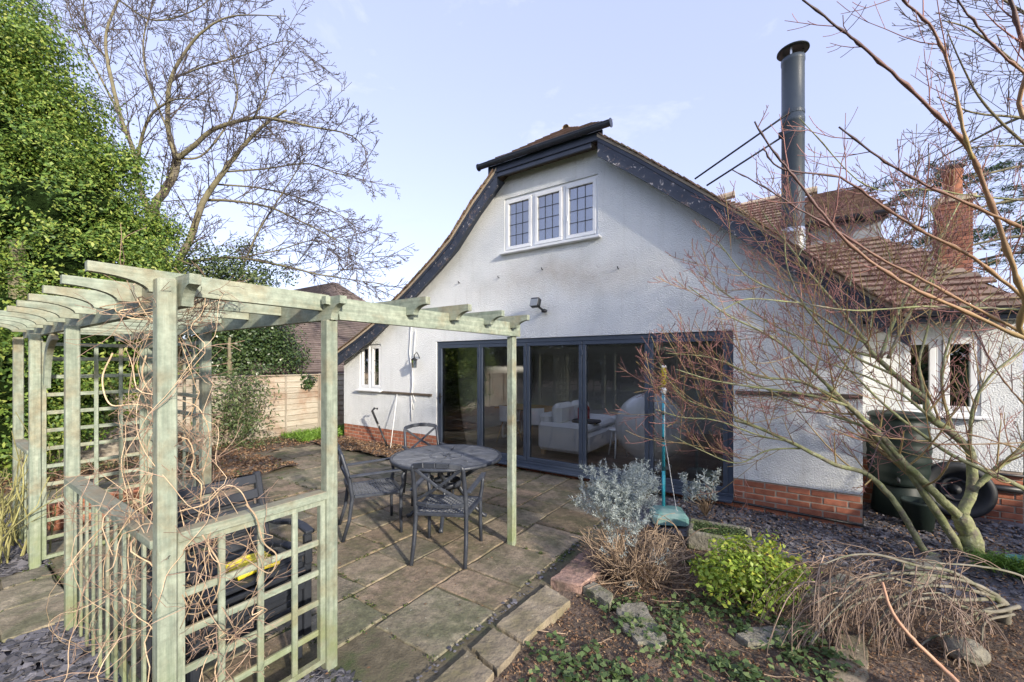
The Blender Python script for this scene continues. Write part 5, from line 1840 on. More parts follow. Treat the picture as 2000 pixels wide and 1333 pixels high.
for (P, Rr), r0 in LC:
    LL = np.linalg.norm(np.diff(P, axis=0), axis=1).sum()
    for q in range(int(5 + LL * 2.9)):
        f = .18 + .82 * (q + rg.random()) / int(5 + LL * 2.9)
        i = min(len(P) - 2, int(f * (len(P) - 1)))
        d = P[i + 1] - P[i]; d /= np.linalg.norm(d)
        a = rg.uniform(.45, 1.0); v = perp(d, rg) + np.array((.25, -.1, .15)); v -= d * v.dot(d); v /= np.linalg.norm(v)
        L = rg.uniform(.9, 2.2) * (1.15 - .45 * f)
        twig(ct1, P[i], d * math.cos(a) + v * math.sin(a), L, min(.018, max(.010, Rr[i] * .3)), 2, rg, up=.06, wig=.075, nchild=6, cl=.40, seg=.3, rmin=.0068, ang=(.5, 1.1), mb2=ct2)
ck.build('trunk', m_bark_ch, che, True)
tag(ct1.build('branches', m_twig_ch, che, True), kind='stuff')
tag(ct2.build('twigs', m_twig_ch, che, True), kind='stuff')

# unseen copy of it, added beyond the right edge to throw dappled shade
for (x_, y_, a_, s_, lb_) in ((11.0, 1.5, 150, .8, 'bare spreading tree added out of view on the right for dappled shade'),):
    c_ = copy_tree(che)
    c_.location = (x_, y_, 0); c_.rotation_euler = (0, 0, R(a_)); c_.scale = (s_, s_, s_)
    c_['label'] = lb_

# bare tree, top right
rg = np.random.default_rng(77)
bt = thing('bare_tree', 'bare fine-twigged tree reaching in at the top right corner', 'tree', (6.2, 9.0, 0))
bk_, bt1, bt2 = MB(), MB(), MB()
P0 = Vector((6.2, 9.0, -.05))
LB = [limb(bk_, [P0, P0 + Vector((-.1, 0, 3)), P0 + Vector((-.2, -.2, 6.2)), P0 + Vector((-.4, -.4, 9))], .2, .06, 8)]
for l, a, b in (([(2200, 420), (2080, 330), (2000, 280), (1920, 200), (1880, 130), (1850, 60)], 7.5, 6.8), ([(2180, 300), (2060, 200), (1990, 130), (1900, 60), (1840, 40)], 7.5, 7), ([(2150, 150), (2050, 60), (1960, 0), (1880, -50)], 7.4, 7), ([(2200, 330), (2080, 250), (1990, 230), (1900, 220), (1830, 190)], 7.6, 7.2), ([(2100, 100), (2020, 20), (1990, -60)], 7.2, 7), ([(2200, 380), (2080, 300), (1980, 285), (1880, 290)], 7.6, 7.4)):
    LB.append(limb(bk_, px(l, a, b), .035, .008, 6))
for P, Rr in LB[1:]:
    sprout(bt1, P, Rr, 11, (.7, 1.9), rg, 2, .10, (-.45, 0, -.05), bt2, .30, up=.10, wig=.06, nchild=4, cl=.42, seg=.2, rmin=.0055)
bk_.build('trunk', m_bark_ch, bt, True)
tag(bt1.build('branches', m_twig_ch, bt, True), kind='stuff')
tag(bt2.build('twigs', m_twig_ch, bt, True), kind='stuff')


# ---------------------------------------------------------------- leafy crowns
def crown_quads(blobs, total, ls, lw, rg, clump=.28, per=26, up=.35, shell=(.55, 1.05), flat=1.0):
    """blobs: (center Vector, (rx, ry, rz)); leaves gathered in clumps near each surface"""
    W = np.array([(b[1][0] * b[1][1] + b[1][1] * b[1][2] + b[1][0] * b[1][2]) for b in blobs]); W /= W.sum()
    out = []
    for (c, s), w_ in zip(blobs, W):
        n = max(6, int(total * w_ / per))
        v = rg.normal(0, 1, (n, 3)); v /= np.linalg.norm(v, axis=1)[:, None]
        rad = rg.uniform(shell[0], shell[1], n) ** .6
        cc = np.array(c) + v * np.array(s) * rad[:, None]
        nn_ = v / np.array(s); nn_ /= np.linalg.norm(nn_, axis=1)[:, None]
        nn_[:, 2] += up
        k = rg.integers(int(per * .5), int(per * 1.5), n)
        ce = np.repeat(cc, k, 0) + rg.normal(0, clump, (k.sum(), 3)) * np.array((1, 1, .75 * flat))
        out.append(leaves(ce, np.repeat(nn_, k, 0), ls, lw, rg))
    return np.concatenate(out)


def foliage(name, quads, mat, parent):
    o = link(bpy.data.objects.new(name, quads_mesh(name, quads, mat)))
    put(o, parent)
    return o


def B(l, flat=(1, 1, 1)):
    res = []
    for x, y, r, d in l:
        s = r * d / 800
        res.append((U(x, y, d=d), (s * flat[0], s * flat[1], s * flat[2])))
    return res


rg = np.random.default_rng(12)
ev = thing('evergreen_tree', 'huge bright green evergreen filling the left edge', 'tree', (-11.2, 1.6, 0))
bl = B([(-70, 80, 95, 8.5), (25, 150, 75, 8.6), (100, 235, 60, 8.8), (-30, 270, 130, 8.2), (80, 320, 100, 8.4), (175, 345, 65, 8.8), (205, 425, 78, 8.7), (100, 430, 130, 8.2),
        (-20, 470, 140, 8.0), (250, 470, 70, 8.9), (150, 540, 110, 8.2), (30, 600, 120, 7.9), (-40, 720, 120, 6.0), (40, 740, 90, 5.9), (-30, 850, 90, 5.8), (20, 830, 80, 5.9), (90, 700, 80, 6.4), (10, 640, 100, 6.3), (180, 650, 100, 7.0), (260, 560, 70, 8.6), (230, 700, 60, 7.4), (150, 780, 80, 6.6), (110, 840, 50, 6.3), (-150, 300, 200, 8.5), (-150, 600, 200, 8.2), (-120, 50, 150, 8.8)])
sub = []
for c_, s_ in bl:
    for q_ in range(4):
        v_ = rg.normal(0, 1, 3); v_ /= np.linalg.norm(v_)
        f_ = rg.uniform(.22, .42)
        sub.append((Vector(np.array(c_) + v_ * np.array(s_) * .95), tuple(k * f_ for k in s_)))
foliage('crown', np.concatenate([crown_quads(bl + sub, 120000, .056, .030, rg, .13, 70, .55, (.50, 1.12)), crown_quads(bl + sub, 55000, .088, .044, rg, .14, 50, .55, (.50, 1.16))]), m_lf_ever, ev)
ek = MB()
limb(ek, [(-11.6, 1.2, -.1), (-11.7, 1.2, 2), (-11.7, 1.1, 4)], .2, .10, 8)
for k in range(0):
    b_, s_ = bl[k]
    limb(ek, [(-11.35, 1.6, 1.0 + k * .35), (np.array((-11.35, 1.6, 1.5 + k * .35)) + np.array(b_)) / 2, b_], .06, .015, 6)
ek.build('trunk', m_bark_ch, ev, True)
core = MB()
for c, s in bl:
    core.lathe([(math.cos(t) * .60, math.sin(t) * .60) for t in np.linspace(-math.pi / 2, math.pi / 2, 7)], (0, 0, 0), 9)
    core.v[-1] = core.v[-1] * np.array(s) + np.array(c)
tag(core.build('inner_mass', m_crown_shade, ev, True), kind='stuff')
# sparse feathery edge towards the sky
edge = B([(80, 105, 42, 8.6), (150, 215, 45, 8.8), (225, 330, 42, 8.9), (275, 430, 38, 8.9), (285, 495, 38, 8.9), (35, 45, 40, 8.6)])
foliage('outer_sprays', crown_quads(edge, 12000, .08, .042, rg, .20, 22, .4, (.3, 1.25)), m_lf_ever, ev)

sh = thing('holly_bush', 'glossy dark green holly bush rising above the fence', 'bush', (-11.2, 4.2, 0))
bl = B([(440, 690, 60, 11.2), (500, 680, 60, 11.3), (545, 690, 42, 11.5), (470, 640, 45, 11.2), (430, 640, 50, 11), (530, 650, 35, 11.4), (560, 700, 28, 11.4), (420, 730, 50, 10.8), (500, 725, 45, 11)])
foliage('crown', crown_quads(bl, 16000, .085, .05, rg, .16, 20, .4), m_lf_dark, sh)
hk = MB(); limb(hk, [(-11.2, 4.3, -.1), (-11.3, 4.4, 1.5), (-11.3, 4.4, 2.4)], .08, .03, 7); hk.build('stem', m_bark_ch, sh, True)
sh = thing('ivy_clump', 'ivy clad bush below the bare tree, above the pergola rafters', 'bush', (-12.6, 2.9, 0))
bl = B([(420, 520, 45, 12.0), (470, 525, 40, 12.0), (440, 560, 55, 12), (400, 550, 50, 12), (490, 560, 40, 12), (480, 480, 18, 12), (520, 530, 20, 12), (560, 535, 16, 12), (350, 560, 60, 12), (450, 610, 60, 12), (380, 620, 60, 12)])
foliage('crown', crown_quads(bl, 13000, .085, .055, rg, .16, 20, .4), m_lf_mid, sh)
hk = MB(); limb(hk, [(-12.6, 2.9, -.1), (-12.6, 3.0, 2), (-12.5, 3.0, 4)], .1, .04, 7); hk.build('stem', m_bark_ch, sh, True)
sh = thing('wall_shrub', 'loose leafy shrub growing in front of the sunlit fence', 'shrub', U(470, 872, z=0))
bl = B([(460, 770, 40, 8.6), (475, 815, 38, 8.5), (450, 840, 30, 8.4), (490, 760, 30, 8.7), (440, 790, 35, 8.5), (500, 830, 25, 8.5), (465, 735, 25, 8.6)])
foliage('foliage', crown_quads(bl, 2300, .095, .032, rg, .20, 9, .3, (.1, 1.35)), m_lf_mid, sh)
hk = MB()
for k in range(12):
    a = np.array(U(470, 872, z=0)); twig(hk, a + rg.normal(0, .06, 3) * (1, 1, 0), np.array((rg.normal(0, .35), rg.normal(0, .35), 1)), rg.uniform(.8, 1.5), .012, 1, rg, up=.3, nchild=4, cl=.4, seg=.15, rmin=.004)
hk.build('stems', m_bark_ch, sh)
sh = thing('fence_ivy', 'small tuft of ivy on top of the fence post', 'ivy', U(598, 742, d=10.2))
foliage('foliage', crown_quads(B([(598, 742, 12, 10.2), (600, 752, 8, 10.2)]), 500, .07, .06, rg, .05, 12), m_lf_dark, sh)

# cedar, right background
ce = thing('cedar_tree', 'dark layered cedar behind the chimney at the right', 'tree', (6.0, 15.5, 0))
qs = []
for k in range(60):
    x, y = rg.uniform(1700, 2050), rg.uniform(300, 520)
    if x < 1800 and y < 330 + (1800 - x) * .2: continue
    d = rg.uniform(12.0, 15.0)
    c = np.array(U(x, y, d=d))
    n = 170
    a = rg.uniform(0, 2 * math.pi)
    l = rg.uniform(.6, 1.3)
    f = rg.uniform(-1, 1, n)
    ce_ = c + np.stack([np.cos(a) * f * l, np.sin(a) * f * l, -.18 * f * f], 1) + rg.normal(0, .1, (n, 3)) * (1, 1, .35)
    qs.append(leaves(ce_, np.tile((0, 0, 1.0), (n, 1)), .20, .035, rg, spread=.7))
foliage('crown', np.concatenate(qs), m_lf_cedar, ce)
hk = MB(); limb(hk, [(6.0, 15.5, -.1), (6.0, 15.5, 4), (6.0, 15.6, 9)], .25, .08, 8)
for k in range(16):
    z = 3.5 + k * .3; a = rg.uniform(0, 6.28)
    limb(hk, [(6.0, 15.5, z), (6 + 1.4 * math.cos(a), 15.5 + 1.4 * math.sin(a), z + .2), (6 + 3 * math.cos(a), 15.5 + 3 * math.sin(a), z - .1)], .06, .02, 5)
hk.build('trunk', m_bark_ch, ce, True)

# hedge and trees outside the picture that shade the garden and show in the glass
hd = thing('side_hedge', 'clipped evergreen hedge along the right side of the garden', 'hedge', (5.4, -1, 0))
bl = [(Vector((5.4 + rg.normal(0, .12), y, .6)), (.6, .8, .95 + rg.uniform(-.12, .12))) for y in np.arange(-9, 17, .75)]
foliage('foliage', crown_quads(bl, 24000, .16, .09, rg, .16, 20, .3, (.7, 1.02)), m_lf_back, hd)
co = MB()
for c, s in bl:
    k0 = len(co.v); co.lathe([(math.cos(t) * .86, math.sin(t) * .9) for t in np.linspace(-math.pi / 2, math.pi / 2, 9)], (0, 0, 0), 10)
    co.v[k0] = co.v[k0] * np.array(s) + np.array(c)
tag(co.build('inner_mass', m_lf_back, hd), kind='stuff')  # solid core added so no sun leaks through the hedge
for i, (x, y, h, r) in enumerate(((-3.0, -11.5, 2.5, 2.6), (-8.5, -12, 2.7, 2.8), (2.2, -11, 2.4, 2.6), (-13.5, -10.5, 2.8, 2.8), (-5.8, -14, 3.2, 2.8), (7, -13, 2.7, 2.6))):
    names = ['dense garden tree mirrored in the middle door leaf', 'dense garden tree mirrored in the left door leaf', 'dense garden tree mirrored in the right door leaf',
             'broad tree behind the camera to the far left', 'tallest tree behind the camera', 'tree behind the camera to the right']
    t_ = thing('garden_tree', names[i], 'tree', (x, y, 0), 'trees round the rest of the garden')
    bl = [(Vector((x, y, h)), (r, r, h * .85)), (Vector((x + r * .5, y + .3, h * .8)), (r * .7, r * .7, h * .6)), (Vector((x - r * .5, y - .2, h * .9)), (r * .7, r * .7, h * .6))]
    foliage('crown', crown_quads(bl, 9000, .26, .15, rg, .28, 18, .3, (.55, 1.02)), m_lf_back, t_)
    hk = MB(); limb(hk, [(x, y, -.1), (x + .1, y, h * .5), (x, y, h * 1.2)], .18, .06, 7); hk.build('trunk', m_bark_ch, t_, True)

# ---------------------------------------------------------------- small plants by the patio
rg = np.random.default_rng(3)
lv = U(1232, 1125, z=0)
lav = thing('silver_bush', 'silver leaved bush with a skirt of dead brown stems', 'shrub', lv)
stems, sil = MB(), []
for k in range(240):
    a = rg.uniform(0, 2 * math.pi); rr = rg.uniform(0, .20)
    p = np.array(lv) + np.array((rr * math.cos(a), rr * math.sin(a) * .8, 0)) + np.array((.02, 0, 0))
    d = np.array((math.cos(a) * rg.uniform(.2, 1.1), math.sin(a) * rg.uniform(.2, 1.1), rg.uniform(.5, 1.2)))
    twig(stems, p, d, rg.uniform(.22, .50), .0052, 1, rg, up=-.1, wig=.28, nchild=3, cl=.45, seg=.07, rmin=.0020)
for k in range(60):      # arching dead grass-like stems on the right flank
    p = np.array(U(rg.uniform(1255, 1345), rg.uniform(1050, 1090), z=.05))
    twig(stems, p, np.array((rg.normal(-.2, .5), rg.normal(-.5, .4), rg.uniform(.4, 1.1))), rg.uniform(.25, .45), .0055, 0, rg, up=-.8, wig=.2, seg=.06, rmin=.0025)
tag(stems.build('dead_stems', m_dead, lav), kind='stuff')
qs = []
for x, y, r, d, n in ((1170, 955, 36, 3.75, 60), (1225, 965, 44, 3.6, 95), (1260, 945, 30, 3.8, 60), (1195, 990, 38, 3.55, 70), (1240, 1005, 36, 3.5, 55), (1215, 1030, 30, 3.45, 40), (1150, 985, 24, 3.7, 30), (1240, 1150, 10, 3.3, 5), (1200, 1080, 20, 3.4, 8), (1290, 1100, 14, 3.3, 5)):
    c = np.array(U(x, y, d=d)); s = r * d / 800
    for k in range(n):
        v = rg.normal(0, 1, 3); v /= np.linalg.norm(v)
        p = c + v * s * rg.uniform(.3, 1.1) ** .7
        m = 34
        dr_ = v * .6 + np.array((0, 0, .9)) + rg.normal(0, .3, 3); dr_ /= np.linalg.norm(dr_)
        f = rg.uniform(0, 1, m)
        ce_ = p + dr_ * (f[:, None] * .10)
        out_ = rg.normal(0, 1, (m, 3)); out_ += dr_ * .8
        out_ /= np.linalg.norm(out_, axis=1)[:, None]
        b_ = np.cross(out_, rg.normal(0, 1, (m, 3))); b_ /= np.linalg.norm(b_, axis=1)[:, None]
        L = .034 * rg.uniform(.7, 1.3, (m, 1)); W = .0055
        qs.append(np.stack([ce_, ce_ + out_ * L * .5 + b_ * W * .5, ce_ + out_ * L, ce_ + out_ * L * .5 - b_ * W * .5], 1))
foliage('silver_foliage', np.concatenate(qs), m_lf_silver, lav)

ls_ = thing('silver_sprig', 'small silver leaved sprig in front of the last door leaf', 'shrub', U(1375, 1010, z=0))
qs, stm = [], MB()
for k in range(26):
    x, y = rg.uniform(1335, 1400), rg.uniform(935, 985)
    p = np.array(U(x, y, d=4.55 + rg.normal(0, .08)))
    stm.tube([np.array(U(1378, 1008, z=0)), (np.array(U(1385, 995, d=4.6)) + p) / 2, p], [.006, .004, .003], 4)
    m = 40
    dr_ = np.array((rg.normal(0, .25), rg.normal(0, .25), 1.0)); f = rg.uniform(0, 1, m)
    ce_ = p + dr_ * (f[:, None] * .13)
    out_ = rg.normal(0, 1, (m, 3)) + dr_ * .5; out_ /= np.linalg.norm(out_, axis=1)[:, None]
    b_ = np.cross(out_, rg.normal(0, 1, (m, 3))); b_ /= np.linalg.norm(b_, axis=1)[:, None]
    L = .045 * rg.uniform(.7, 1.3, (m, 1)); W = .007
    qs.append(np.stack([ce_, ce_ + out_ * L * .5 + b_ * W, ce_ + out_ * L, ce_ + out_ * L * .5 - b_ * W], 1))
foliage('silver_foliage', np.concatenate(qs), m_lf_silver, ls_)
stm.build('stems', m_dead, ls_)

eu = thing('euonymus_bush', 'low bush with bright yellow and green leaves in the flower bed', 'bush', U(1460, 1150, z=0))
bl = B([(1420, 1120, 44, 3.15), (1470, 1110, 52, 3.2), (1510, 1125, 46, 3.2), (1450, 1080, 30, 3.3), (1540, 1115, 32, 3.2), (1480, 1150, 38, 3.05), (1390, 1110, 26, 3.1), (1420, 1065, 16, 3.3), (1505, 1060, 14, 3.3), (1415, 1145, 30, 3.0), (1535, 1155, 26, 3.0), (1465, 1180, 18, 2.95)], (1, 1, .9))
foliage('foliage', crown_quads(bl, 3300, .042, .026, rg, .045, 14, .9, (.5, 1.05)), m_lf_euon, eu)
es = MB()
for k in range(40):
    twig(es, np.array(U(1465, 1160, z=0)) + rg.normal(0, .12, 3) * (1, 1, 0), np.array((rg.normal(0, .6), rg.normal(0, .6), 1)), rg.uniform(.2, .34), .004, 1, rg, nchild=3, seg=.07, rmin=.0016)
es.build('stems', m_dead, eu)

mo_ = thing('moss_planting', 'low green moss and weeds filling the stone trough', 'moss', tm + Vector((0, 0, -.03)))
n = 1500
ce_ = np.stack([rg.uniform(-.23, .23, n), rg.uniform(-.12, .12, n), .12 + np.abs(rg.normal(0, .018, n))], 1) @ np.array(rt_.to_3x3()).T + np.array((tm.x, tm.y, 0))
foliage('moss', leaves(ce_, np.tile((0, 0, 1.0), (n, 1)), .022, .012, rg, spread=1.6), m_lf_ivy, mo_)

fe = thing('fern_tuft', 'bright green feathery tuft beside the teal pot', 'plant', U(1950, 1110, z=0))
n = 1500
f = rg.uniform(0, 1, n)
ce_ = np.stack([np.interp(f, [0, 1], [U(1905, 1090, d=3.6)[k], U(2020, 1110, d=3.3)[k]]) for k in range(3)], 1) + rg.normal(0, .03, (n, 3))
foliage('fronds', leaves(ce_, np.tile((.1, -.3, 1.0), (n, 1)), .075, .006, rg, droop=.8), m_lf_grass, fe)

# ---------------------------------------------------------------- vine on the pergola
rg = np.random.default_rng(15)
vi = thing('climbing_vine', 'leafless tan vine twisting over the near pergola corner', 'vine', (PX[0], PY0 - .05, 0))
vs, vd = MB(), MB()
A0 = np.array((PX[0], PY0, 0))
for k in range(38):
    kind = k % 5
    pts = []
    ph = rg.uniform(0, 6.28); tw_ = rg.uniform(.5, 1.6) * rg.choice((-1, 1)); amp = rg.uniform(.07, .22)
    if kind in (0, 1):          # up the corner post
        z0, z1 = rg.uniform(-.02, .9), rg.uniform(1.5, 2.25)
        n = 16
        ox = rg.uniform(-.30, .02)
        for i in range(n):
            f = i / (n - 1); z = z0 + (z1 - z0) * f
            a = ph + tw_ * f * 6.28
            pts.append(A0 + np.array((ox + amp * math.cos(a) - .06, rg.uniform(-.02, .02) + .07 + amp * math.sin(a) * .9, z)) + rg.normal(0, .018, 3))
    elif kind == 2:             # along the picket rail
        n = 18
        xa, xb = -2.3, rg.uniform(-3.9, -2.8)
        zc = rg.uniform(.25, 1.05)
        for i in range(n):
            f = i / (n - 1)
            pts.append(np.array((xa + (xb - xa) * f, PY0 - .03 + amp * .8 * math.cos(ph + f * 9), zc + amp * 1.8 * math.sin(ph + tw_ * f * 6.28) - .3 * f * (k % 2))) + rg.normal(0, .02, 3))
    elif kind == 3:             # through the low trellis
        n = 16
        zc = rg.uniform(.3, 1.0)
        for i in range(n):
            f = i / (n - 1)
            pts.append(np.array((PX[0] + .02 + amp * .45 * math.cos(ph + f * 11), PY0 + .04 + f * rg.uniform(.30, .42), zc + amp * 1.4 * math.sin(ph + tw_ * f * 6.28))) + rg.normal(0, .012, 3))
    else:                       # over the rafters
        n = 16
        for i in range(n):
            f = i / (n - 1)
            pts.append(np.array((PX[0] - .10 - .5 * f + .1 * math.cos(ph + f * 5), PY0 + .02 + amp * math.sin(ph + f * 8) + .35 * f, 2.10 + .09 * math.sin(ph + f * 7))) + rg.normal(0, .02, 3))
    P = spline(pts, 40)
    r0 = rg.uniform(.0012, .0026) if k % 6 else rg.uniform(.0028, .0042)
    vs.tube(P, np.linspace(r0, r0 * .5, 41), 6)
    sprout(vd, P, np.linspace(r0, r0 * .5, 41), 7, (.10, .34), rg, 1, .1, None, None, .45, up=.0, wig=.35, nchild=3, cl=.6, seg=.05, rmin=.0011)
# three bold loops seen against the trellis
for l, d in (([(285, 395 + 300), (278, 735), (300, 770), (345, 780), (390, 800), (410, 860), (395, 930)], 2.0), ([(395, 1045), (410, 1070), (430, 1110), (420, 1170), (380, 1200), (330, 1180), (305, 1130)], 1.85),
             ([(130, 1120), (150, 1085), (200, 1030), (260, 985), (300, 960), (350, 945)], 2.25), ([(480, 985), (500, 1010), (515, 1060), (540, 1085), (525, 1120), (470, 1090), (430, 1130), (400, 1180)], 1.95),
             ([(300, 1080), (330, 1010), (400, 985), (440, 950), (470, 960), (490, 1000)], 1.9), ([(220, 690), (200, 740), (215, 790), (260, 790), (300, 800), (330, 850), (340, 930), (330, 1000)], 2.05)):
    P = spline(px(l, d, d + .1), 40); vs.tube(P, np.linspace(.0040, .0024, 41), 6)
tag(vs.build('stems', m_vine, vi, True), kind='stuff')
tag(vd.build('twigs', m_vine_d, vi), kind='stuff')
v2 = thing('yellow_climber', 'yellow-green climbing stems round the far left pergola post', 'vine', (-6.2, .55, 0))
yv = MB()
for k in range(34):
    p = np.array((-6.45 + rg.uniform(0, .85), .52 + rg.normal(0, .12), 0))
    twig(yv, p, np.array((rg.normal(0, .25), rg.normal(0, .25), 1)), rg.uniform(.6, 1.35), .008, 1, rg, up=.2, wig=.3, nchild=4, cl=.4, seg=.12, rmin=.003)
yv.build('stems', m_vine_g, v2)


# ---------------------------------------------------------------- ground stuff
def chips(name, label, n, pick, s, mat, rg, zf, th=.35):
    V, F = [], []
    base = np.array([(-.5, -.35, 0), (.1, -.5, 0), (.5, -.1, 0), (.35, .45, 0), (-.3, .4, 0)])
    nb = 5
    P = pick(n)
    n = len(P)
    sc_ = s * rg.uniform(.5, 1.5, n)
    out = np.zeros((n, 10, 3))
    for i in range(n):
        b = base * rg.uniform(.7, 1.3, (5, 1)) * sc_[i]
        a = rg.uniform(0, 6.28); t1, t2 = rg.normal(0, .22), rg.normal(0, .22)
        c_, s_ = math.cos(a), math.sin(a)
        Rm = np.array(((c_, -s_, 0), (s_, c_, 0), (t1, t2, 1)))
        top_ = b + np.array((0, 0, th * sc_[i] * .3))
        out[i, :5] = b @ Rm.T + P[i]
        out[i, 5:] = top_ @ Rm.T + P[i]
    faces = []
    for i in range(n):
        o = i * 10
        faces.append((o + 5, o + 6, o + 7, o + 8, o + 9))
        for k in range(5): faces.append((o + k, o + (k + 1) % 5, o + 5 + (k + 1) % 5, o + 5 + k))
    me = bpy.data.meshes.new(name)
    me.from_pydata(out.reshape(-1, 3).tolist(), [], faces)
    me.materials.append(mat)
    o = link(bpy.data.objects.new(name, me))
    tag(o, label, 'gravel', None, 'stuff')
    return o


def rect(xa, xb, ya, yb, z=-.02, jit=.012):
    def f(n):
        return np.stack([rg.uniform(xa, xb, n), rg.uniform(ya, yb, n), z + rg.uniform(0, jit, n)], 1)
    return f


rg = np.random.default_rng(50)
base_s = gridmesh('slate_bed', -4.2, -1.76, -1.6, .72, .06, lambda X, Y: -.028 + lumps(X, Y, .006), m_slate); tag(base_s, kind='structure')
base_t = gridmesh('slate_bed', -2.32, -1.72, .60, 1.45, .06, lambda X, Y: -.024 + lumps(X, Y, .005), m_slate); tag(base_t, kind='structure')
chips('slate_chippings', 'purple grey slate chippings in front of the picket rail', 6500, rect(-4.2, -2.1, -.9, .70), .042, m_slate, rg, 0)
chips('slate_chippings', 'small patch of slate chippings at the foot of the trellis post', 900, rect(-2.32, -1.80, .60, 1.44), .035, m_slate, rg, 0)
chips('slate_chippings', 'slate chippings beyond the path under the far pergola bay', 3200, rect(-7.6, -5.5, -.6, .72), .045, m_slate, rg, 0)
base_u = gridmesh('slate_bed', -7.8, -5.48, -1.2, .74, .08, lambda X, Y: -.03 + lumps(X, Y, .006), m_slate); tag(base_u, kind='structure')


def wall_strip(n):
    P = np.stack([rg.uniform(-1.3, 2.5, n), rg.uniform(4.55, 6.9, n), -.02 + rg.uniform(0, .014, n)], 1)
    keep = (P[:, 1] > 4.75 - .25 * np.sin(P[:, 0] * 2) + .2 * rg.random(n)) & ((P[:, 0] > .68) | (P[:, 1] < 5.82))
    return P[keep]


base_v = gridmesh('slate_bed', -1.65, 2.7, 4.6, 7.1, .08, lambda X, Y: -.026 + lumps(X, Y, .006), m_slate); tag(base_v, kind='structure')
chips('slate_chippings', 'dark slate chippings along the foot of the house wall', 9500, wall_strip, .036, m_slate, rg, 0)
chips('patio_crumbs', 'loose slate bits and grit scattered along the patio joints', 150, lambda n: np.stack([-1.735 + rg.normal(0, .022, n), rg.uniform(1.5, 5, n), .0 + rg.uniform(0, .004, n)], 1), .022, m_slate, rg, 0)


def scatter(n, xa, xb, ya, yb, ls, lw, mat, name, label, cat, zf, keep=None, spread=.9, lift=.004):
    P = np.stack([rg.uniform(xa, xb, n), rg.uniform(ya, yb, n), np.zeros(n)], 1)
    if keep is not None: P = P[keep(P)]
    P[:, 2] = zf(P[:, 0], P[:, 1]) + lift + np.abs(rg.normal(0, .006, len(P)))
    q = leaves(P, np.tile((0, 0, 1.0), (len(P), 1)), ls, lw, rg, spread=spread)
    o = link(bpy.data.objects.new(name, quads_mesh(name, q, mat)))
    tag(o, label, cat, None, 'stuff')
    return o


def patches(P, sc=3.0, th=.1):
    return (np.sin(P[:, 0] * sc + 2 * np.sin(P[:, 1] * sc * .7)) * np.sin(P[:, 1] * sc * 1.3 + 1.7 * np.sin(P[:, 0] * sc * .6)) + rg.normal(0, .25, len(P))) > th


def off_stones(P):
    return (P[:, 0] > -1.38) | (P[:, 1] > 3.6)


scatter(34000, -1.7, 2.6, 1.2, 4.8, .024, .010, m_lf_litter, 'leaf_litter', 'brown leaf litter and twig bits over the flower bed soil', 'leaf litter', bed_z, off_stones)
scatter(3500, -1.2, 2.5, 4.7, 6.9, .030, .014, m_lf_litter, 'leaf_litter', 'brown leaf bits strewn over the slate by the wall', 'leaf litter', lambda X, Y: -.008 + 0 * X, lambda P: (P[:, 0] > .7) | (P[:, 1] < 5.8))
# ivy: little three-leaf rosettes
P = np.stack([rg.uniform(-1.4, .6, 1500), rg.uniform(1.4, 4.0, 1500), np.zeros(1500)], 1)
P = P[patches(P, 3.4, .12) & off_stones(P) & (P[:, 0] < .2 + .2 * rg.random(len(P)))]
P = np.repeat(P, 4, 0) + rg.normal(0, .028, (len(P) * 4, 3)) * (1, 1, 0)
P[:, 2] = bed_z(P[:, 0], P[:, 1]) + .018 + np.abs(rg.normal(0, .012, len(P)))
iv = link(bpy.data.objects.new('ground_ivy', quads_mesh('ground_ivy', leaves(P, np.tile((0, 0, 1.0), (len(P), 1)), .042, .038, rg, spread=.55), m_lf_ivy)))
tag(iv, 'green ground ivy spreading over the flower bed', 'ivy', None, 'stuff')
tws = MB()
for k in range(420):
    x, y = rg.uniform(-1.35, 2.2), rg.uniform(1.3, 4.9)
    p = np.array((x, y, float(bed_z(np.array(x), np.array(y))) + .01))
    twig(tws, p, np.array((rg.normal(), rg.normal(), .05)), rg.uniform(.06, .3), .003, 0, rg, up=0, wig=.2, seg=.06, rmin=.0015)
tag(tws.build('fallen_twigs', m_dead), 'thin fallen twigs lying on the flower bed', 'twigs', None, 'stuff')
flat0 = lambda X, Y: .035 + lumps(X, Y, .014)
scatter(1800, -8.9, -7.02, 2.48, 3.78, .055, .03, m_lf_litter, 'leaf_litter', 'brown leaves and moss on the square bed in the paving', 'leaf litter', flat0)
scatter(1500, -8.7, -6.1, 5.0, 5.8, .055, .03, m_lf_litter, 'leaf_litter', 'brown leaves in the narrow bed below the small window', 'leaf litter', flat0)
scatter(420, -8.9, -7.02, 2.48, 3.78, .05, .012, m_lf_ivy, 'bed_weeds', 'small green weeds in the square bed in the paving', 'weeds', flat0, lambda P: patches(P, 4, .2), 2.5, .01)
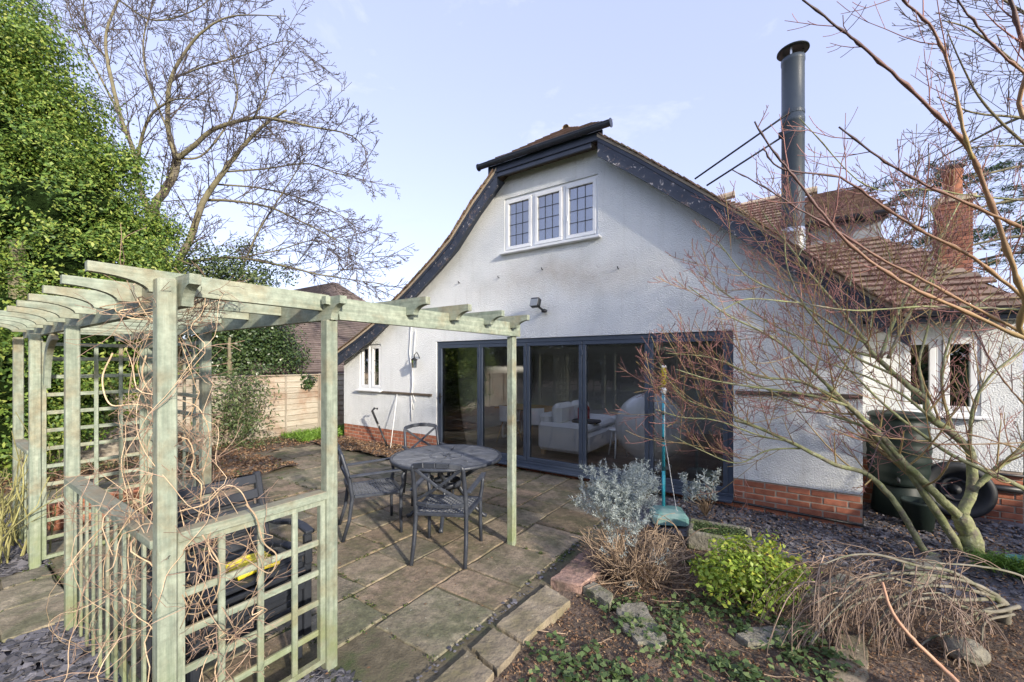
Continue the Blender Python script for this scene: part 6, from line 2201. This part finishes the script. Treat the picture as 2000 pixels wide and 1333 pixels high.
scatter(3200, -9.9, -8.7, -1.0, 6.2, .06, .032, m_lf_litter, 'leaf_litter', 'brown leaf litter along the foot of the fence', 'leaf litter', lambda X, Y: .02 + .05 * np.clip(-8.9 - X, 0, 1))
scatter(1500, -9.9, -9.0, 1.0, 6.0, .10, .014, m_lf_mid, 'border_weeds', 'grey green weeds along the foot of the fence', 'weeds', lambda X, Y: .06 + 0 * X, lambda P: patches(P, 3, .0), 2.6, .03)
n = 5200
P = np.stack([rg.uniform(-9.85, -8.9, n), rg.uniform(4.9, 7.2, n), np.zeros(n)], 1)
P[:, 2] = .05 + np.abs(rg.normal(0, .05, n))
V = leaves(P, np.tile((0, 0, .2), (n, 1)), .17, .012, rg, droop=-1.5)
gr = link(bpy.data.objects.new('grass_patch', quads_mesh('grass_patch', V, m_lf_grass)))
tag(gr, 'bright green grass tuft at the fence corner', 'grass', None, 'stuff')
n = 500
P = np.stack([rg.uniform(-8.8, -1.8, n), rg.uniform(.8, 5.7, n), np.full(n, .006)], 1)
q = leaves(P, np.tile((0, 0, 1.0), (n, 1)), .022, .012, rg, spread=.3)
o = link(bpy.data.objects.new('stray_leaves', quads_mesh('stray_leaves', q, m_lf_litter)))
tag(o, 'stray dead leaf bits scattered over the patio flags', 'leaves', None, 'stuff')
rj = np.random.default_rng(8)
J = []
for a, b, c, d in EDGES:
    for q_ in range(rj.integers(0, 26)):
        if rj.random() < .5: J.append((a if rj.random() < .5 else b, rj.uniform(c, d)))
        else: J.append((rj.uniform(a, b), c if rj.random() < .5 else d))
J = np.array(J)
J = J[(np.sin(J[:, 0] * 3.1) + np.sin(J[:, 1] * 2.7 + J[:, 0]) + rj.normal(0, .5, len(J))) > -.2]
J = np.repeat(J, 5, 0) + rj.normal(0, .012, (len(J) * 5, 2))
P = np.stack([J[:, 0], J[:, 1], np.abs(rj.normal(0, .005, len(J)))], 1)
mj = link(bpy.data.objects.new('joint_moss', quads_mesh('joint_moss', leaves(P, np.tile((0, 0, 1.0), (len(P), 1)), .020, .011, rj, spread=1.2), m_moss_j)))
tag(mj, 'dull green moss growing in the paving joints', 'moss', None, 'stuff')
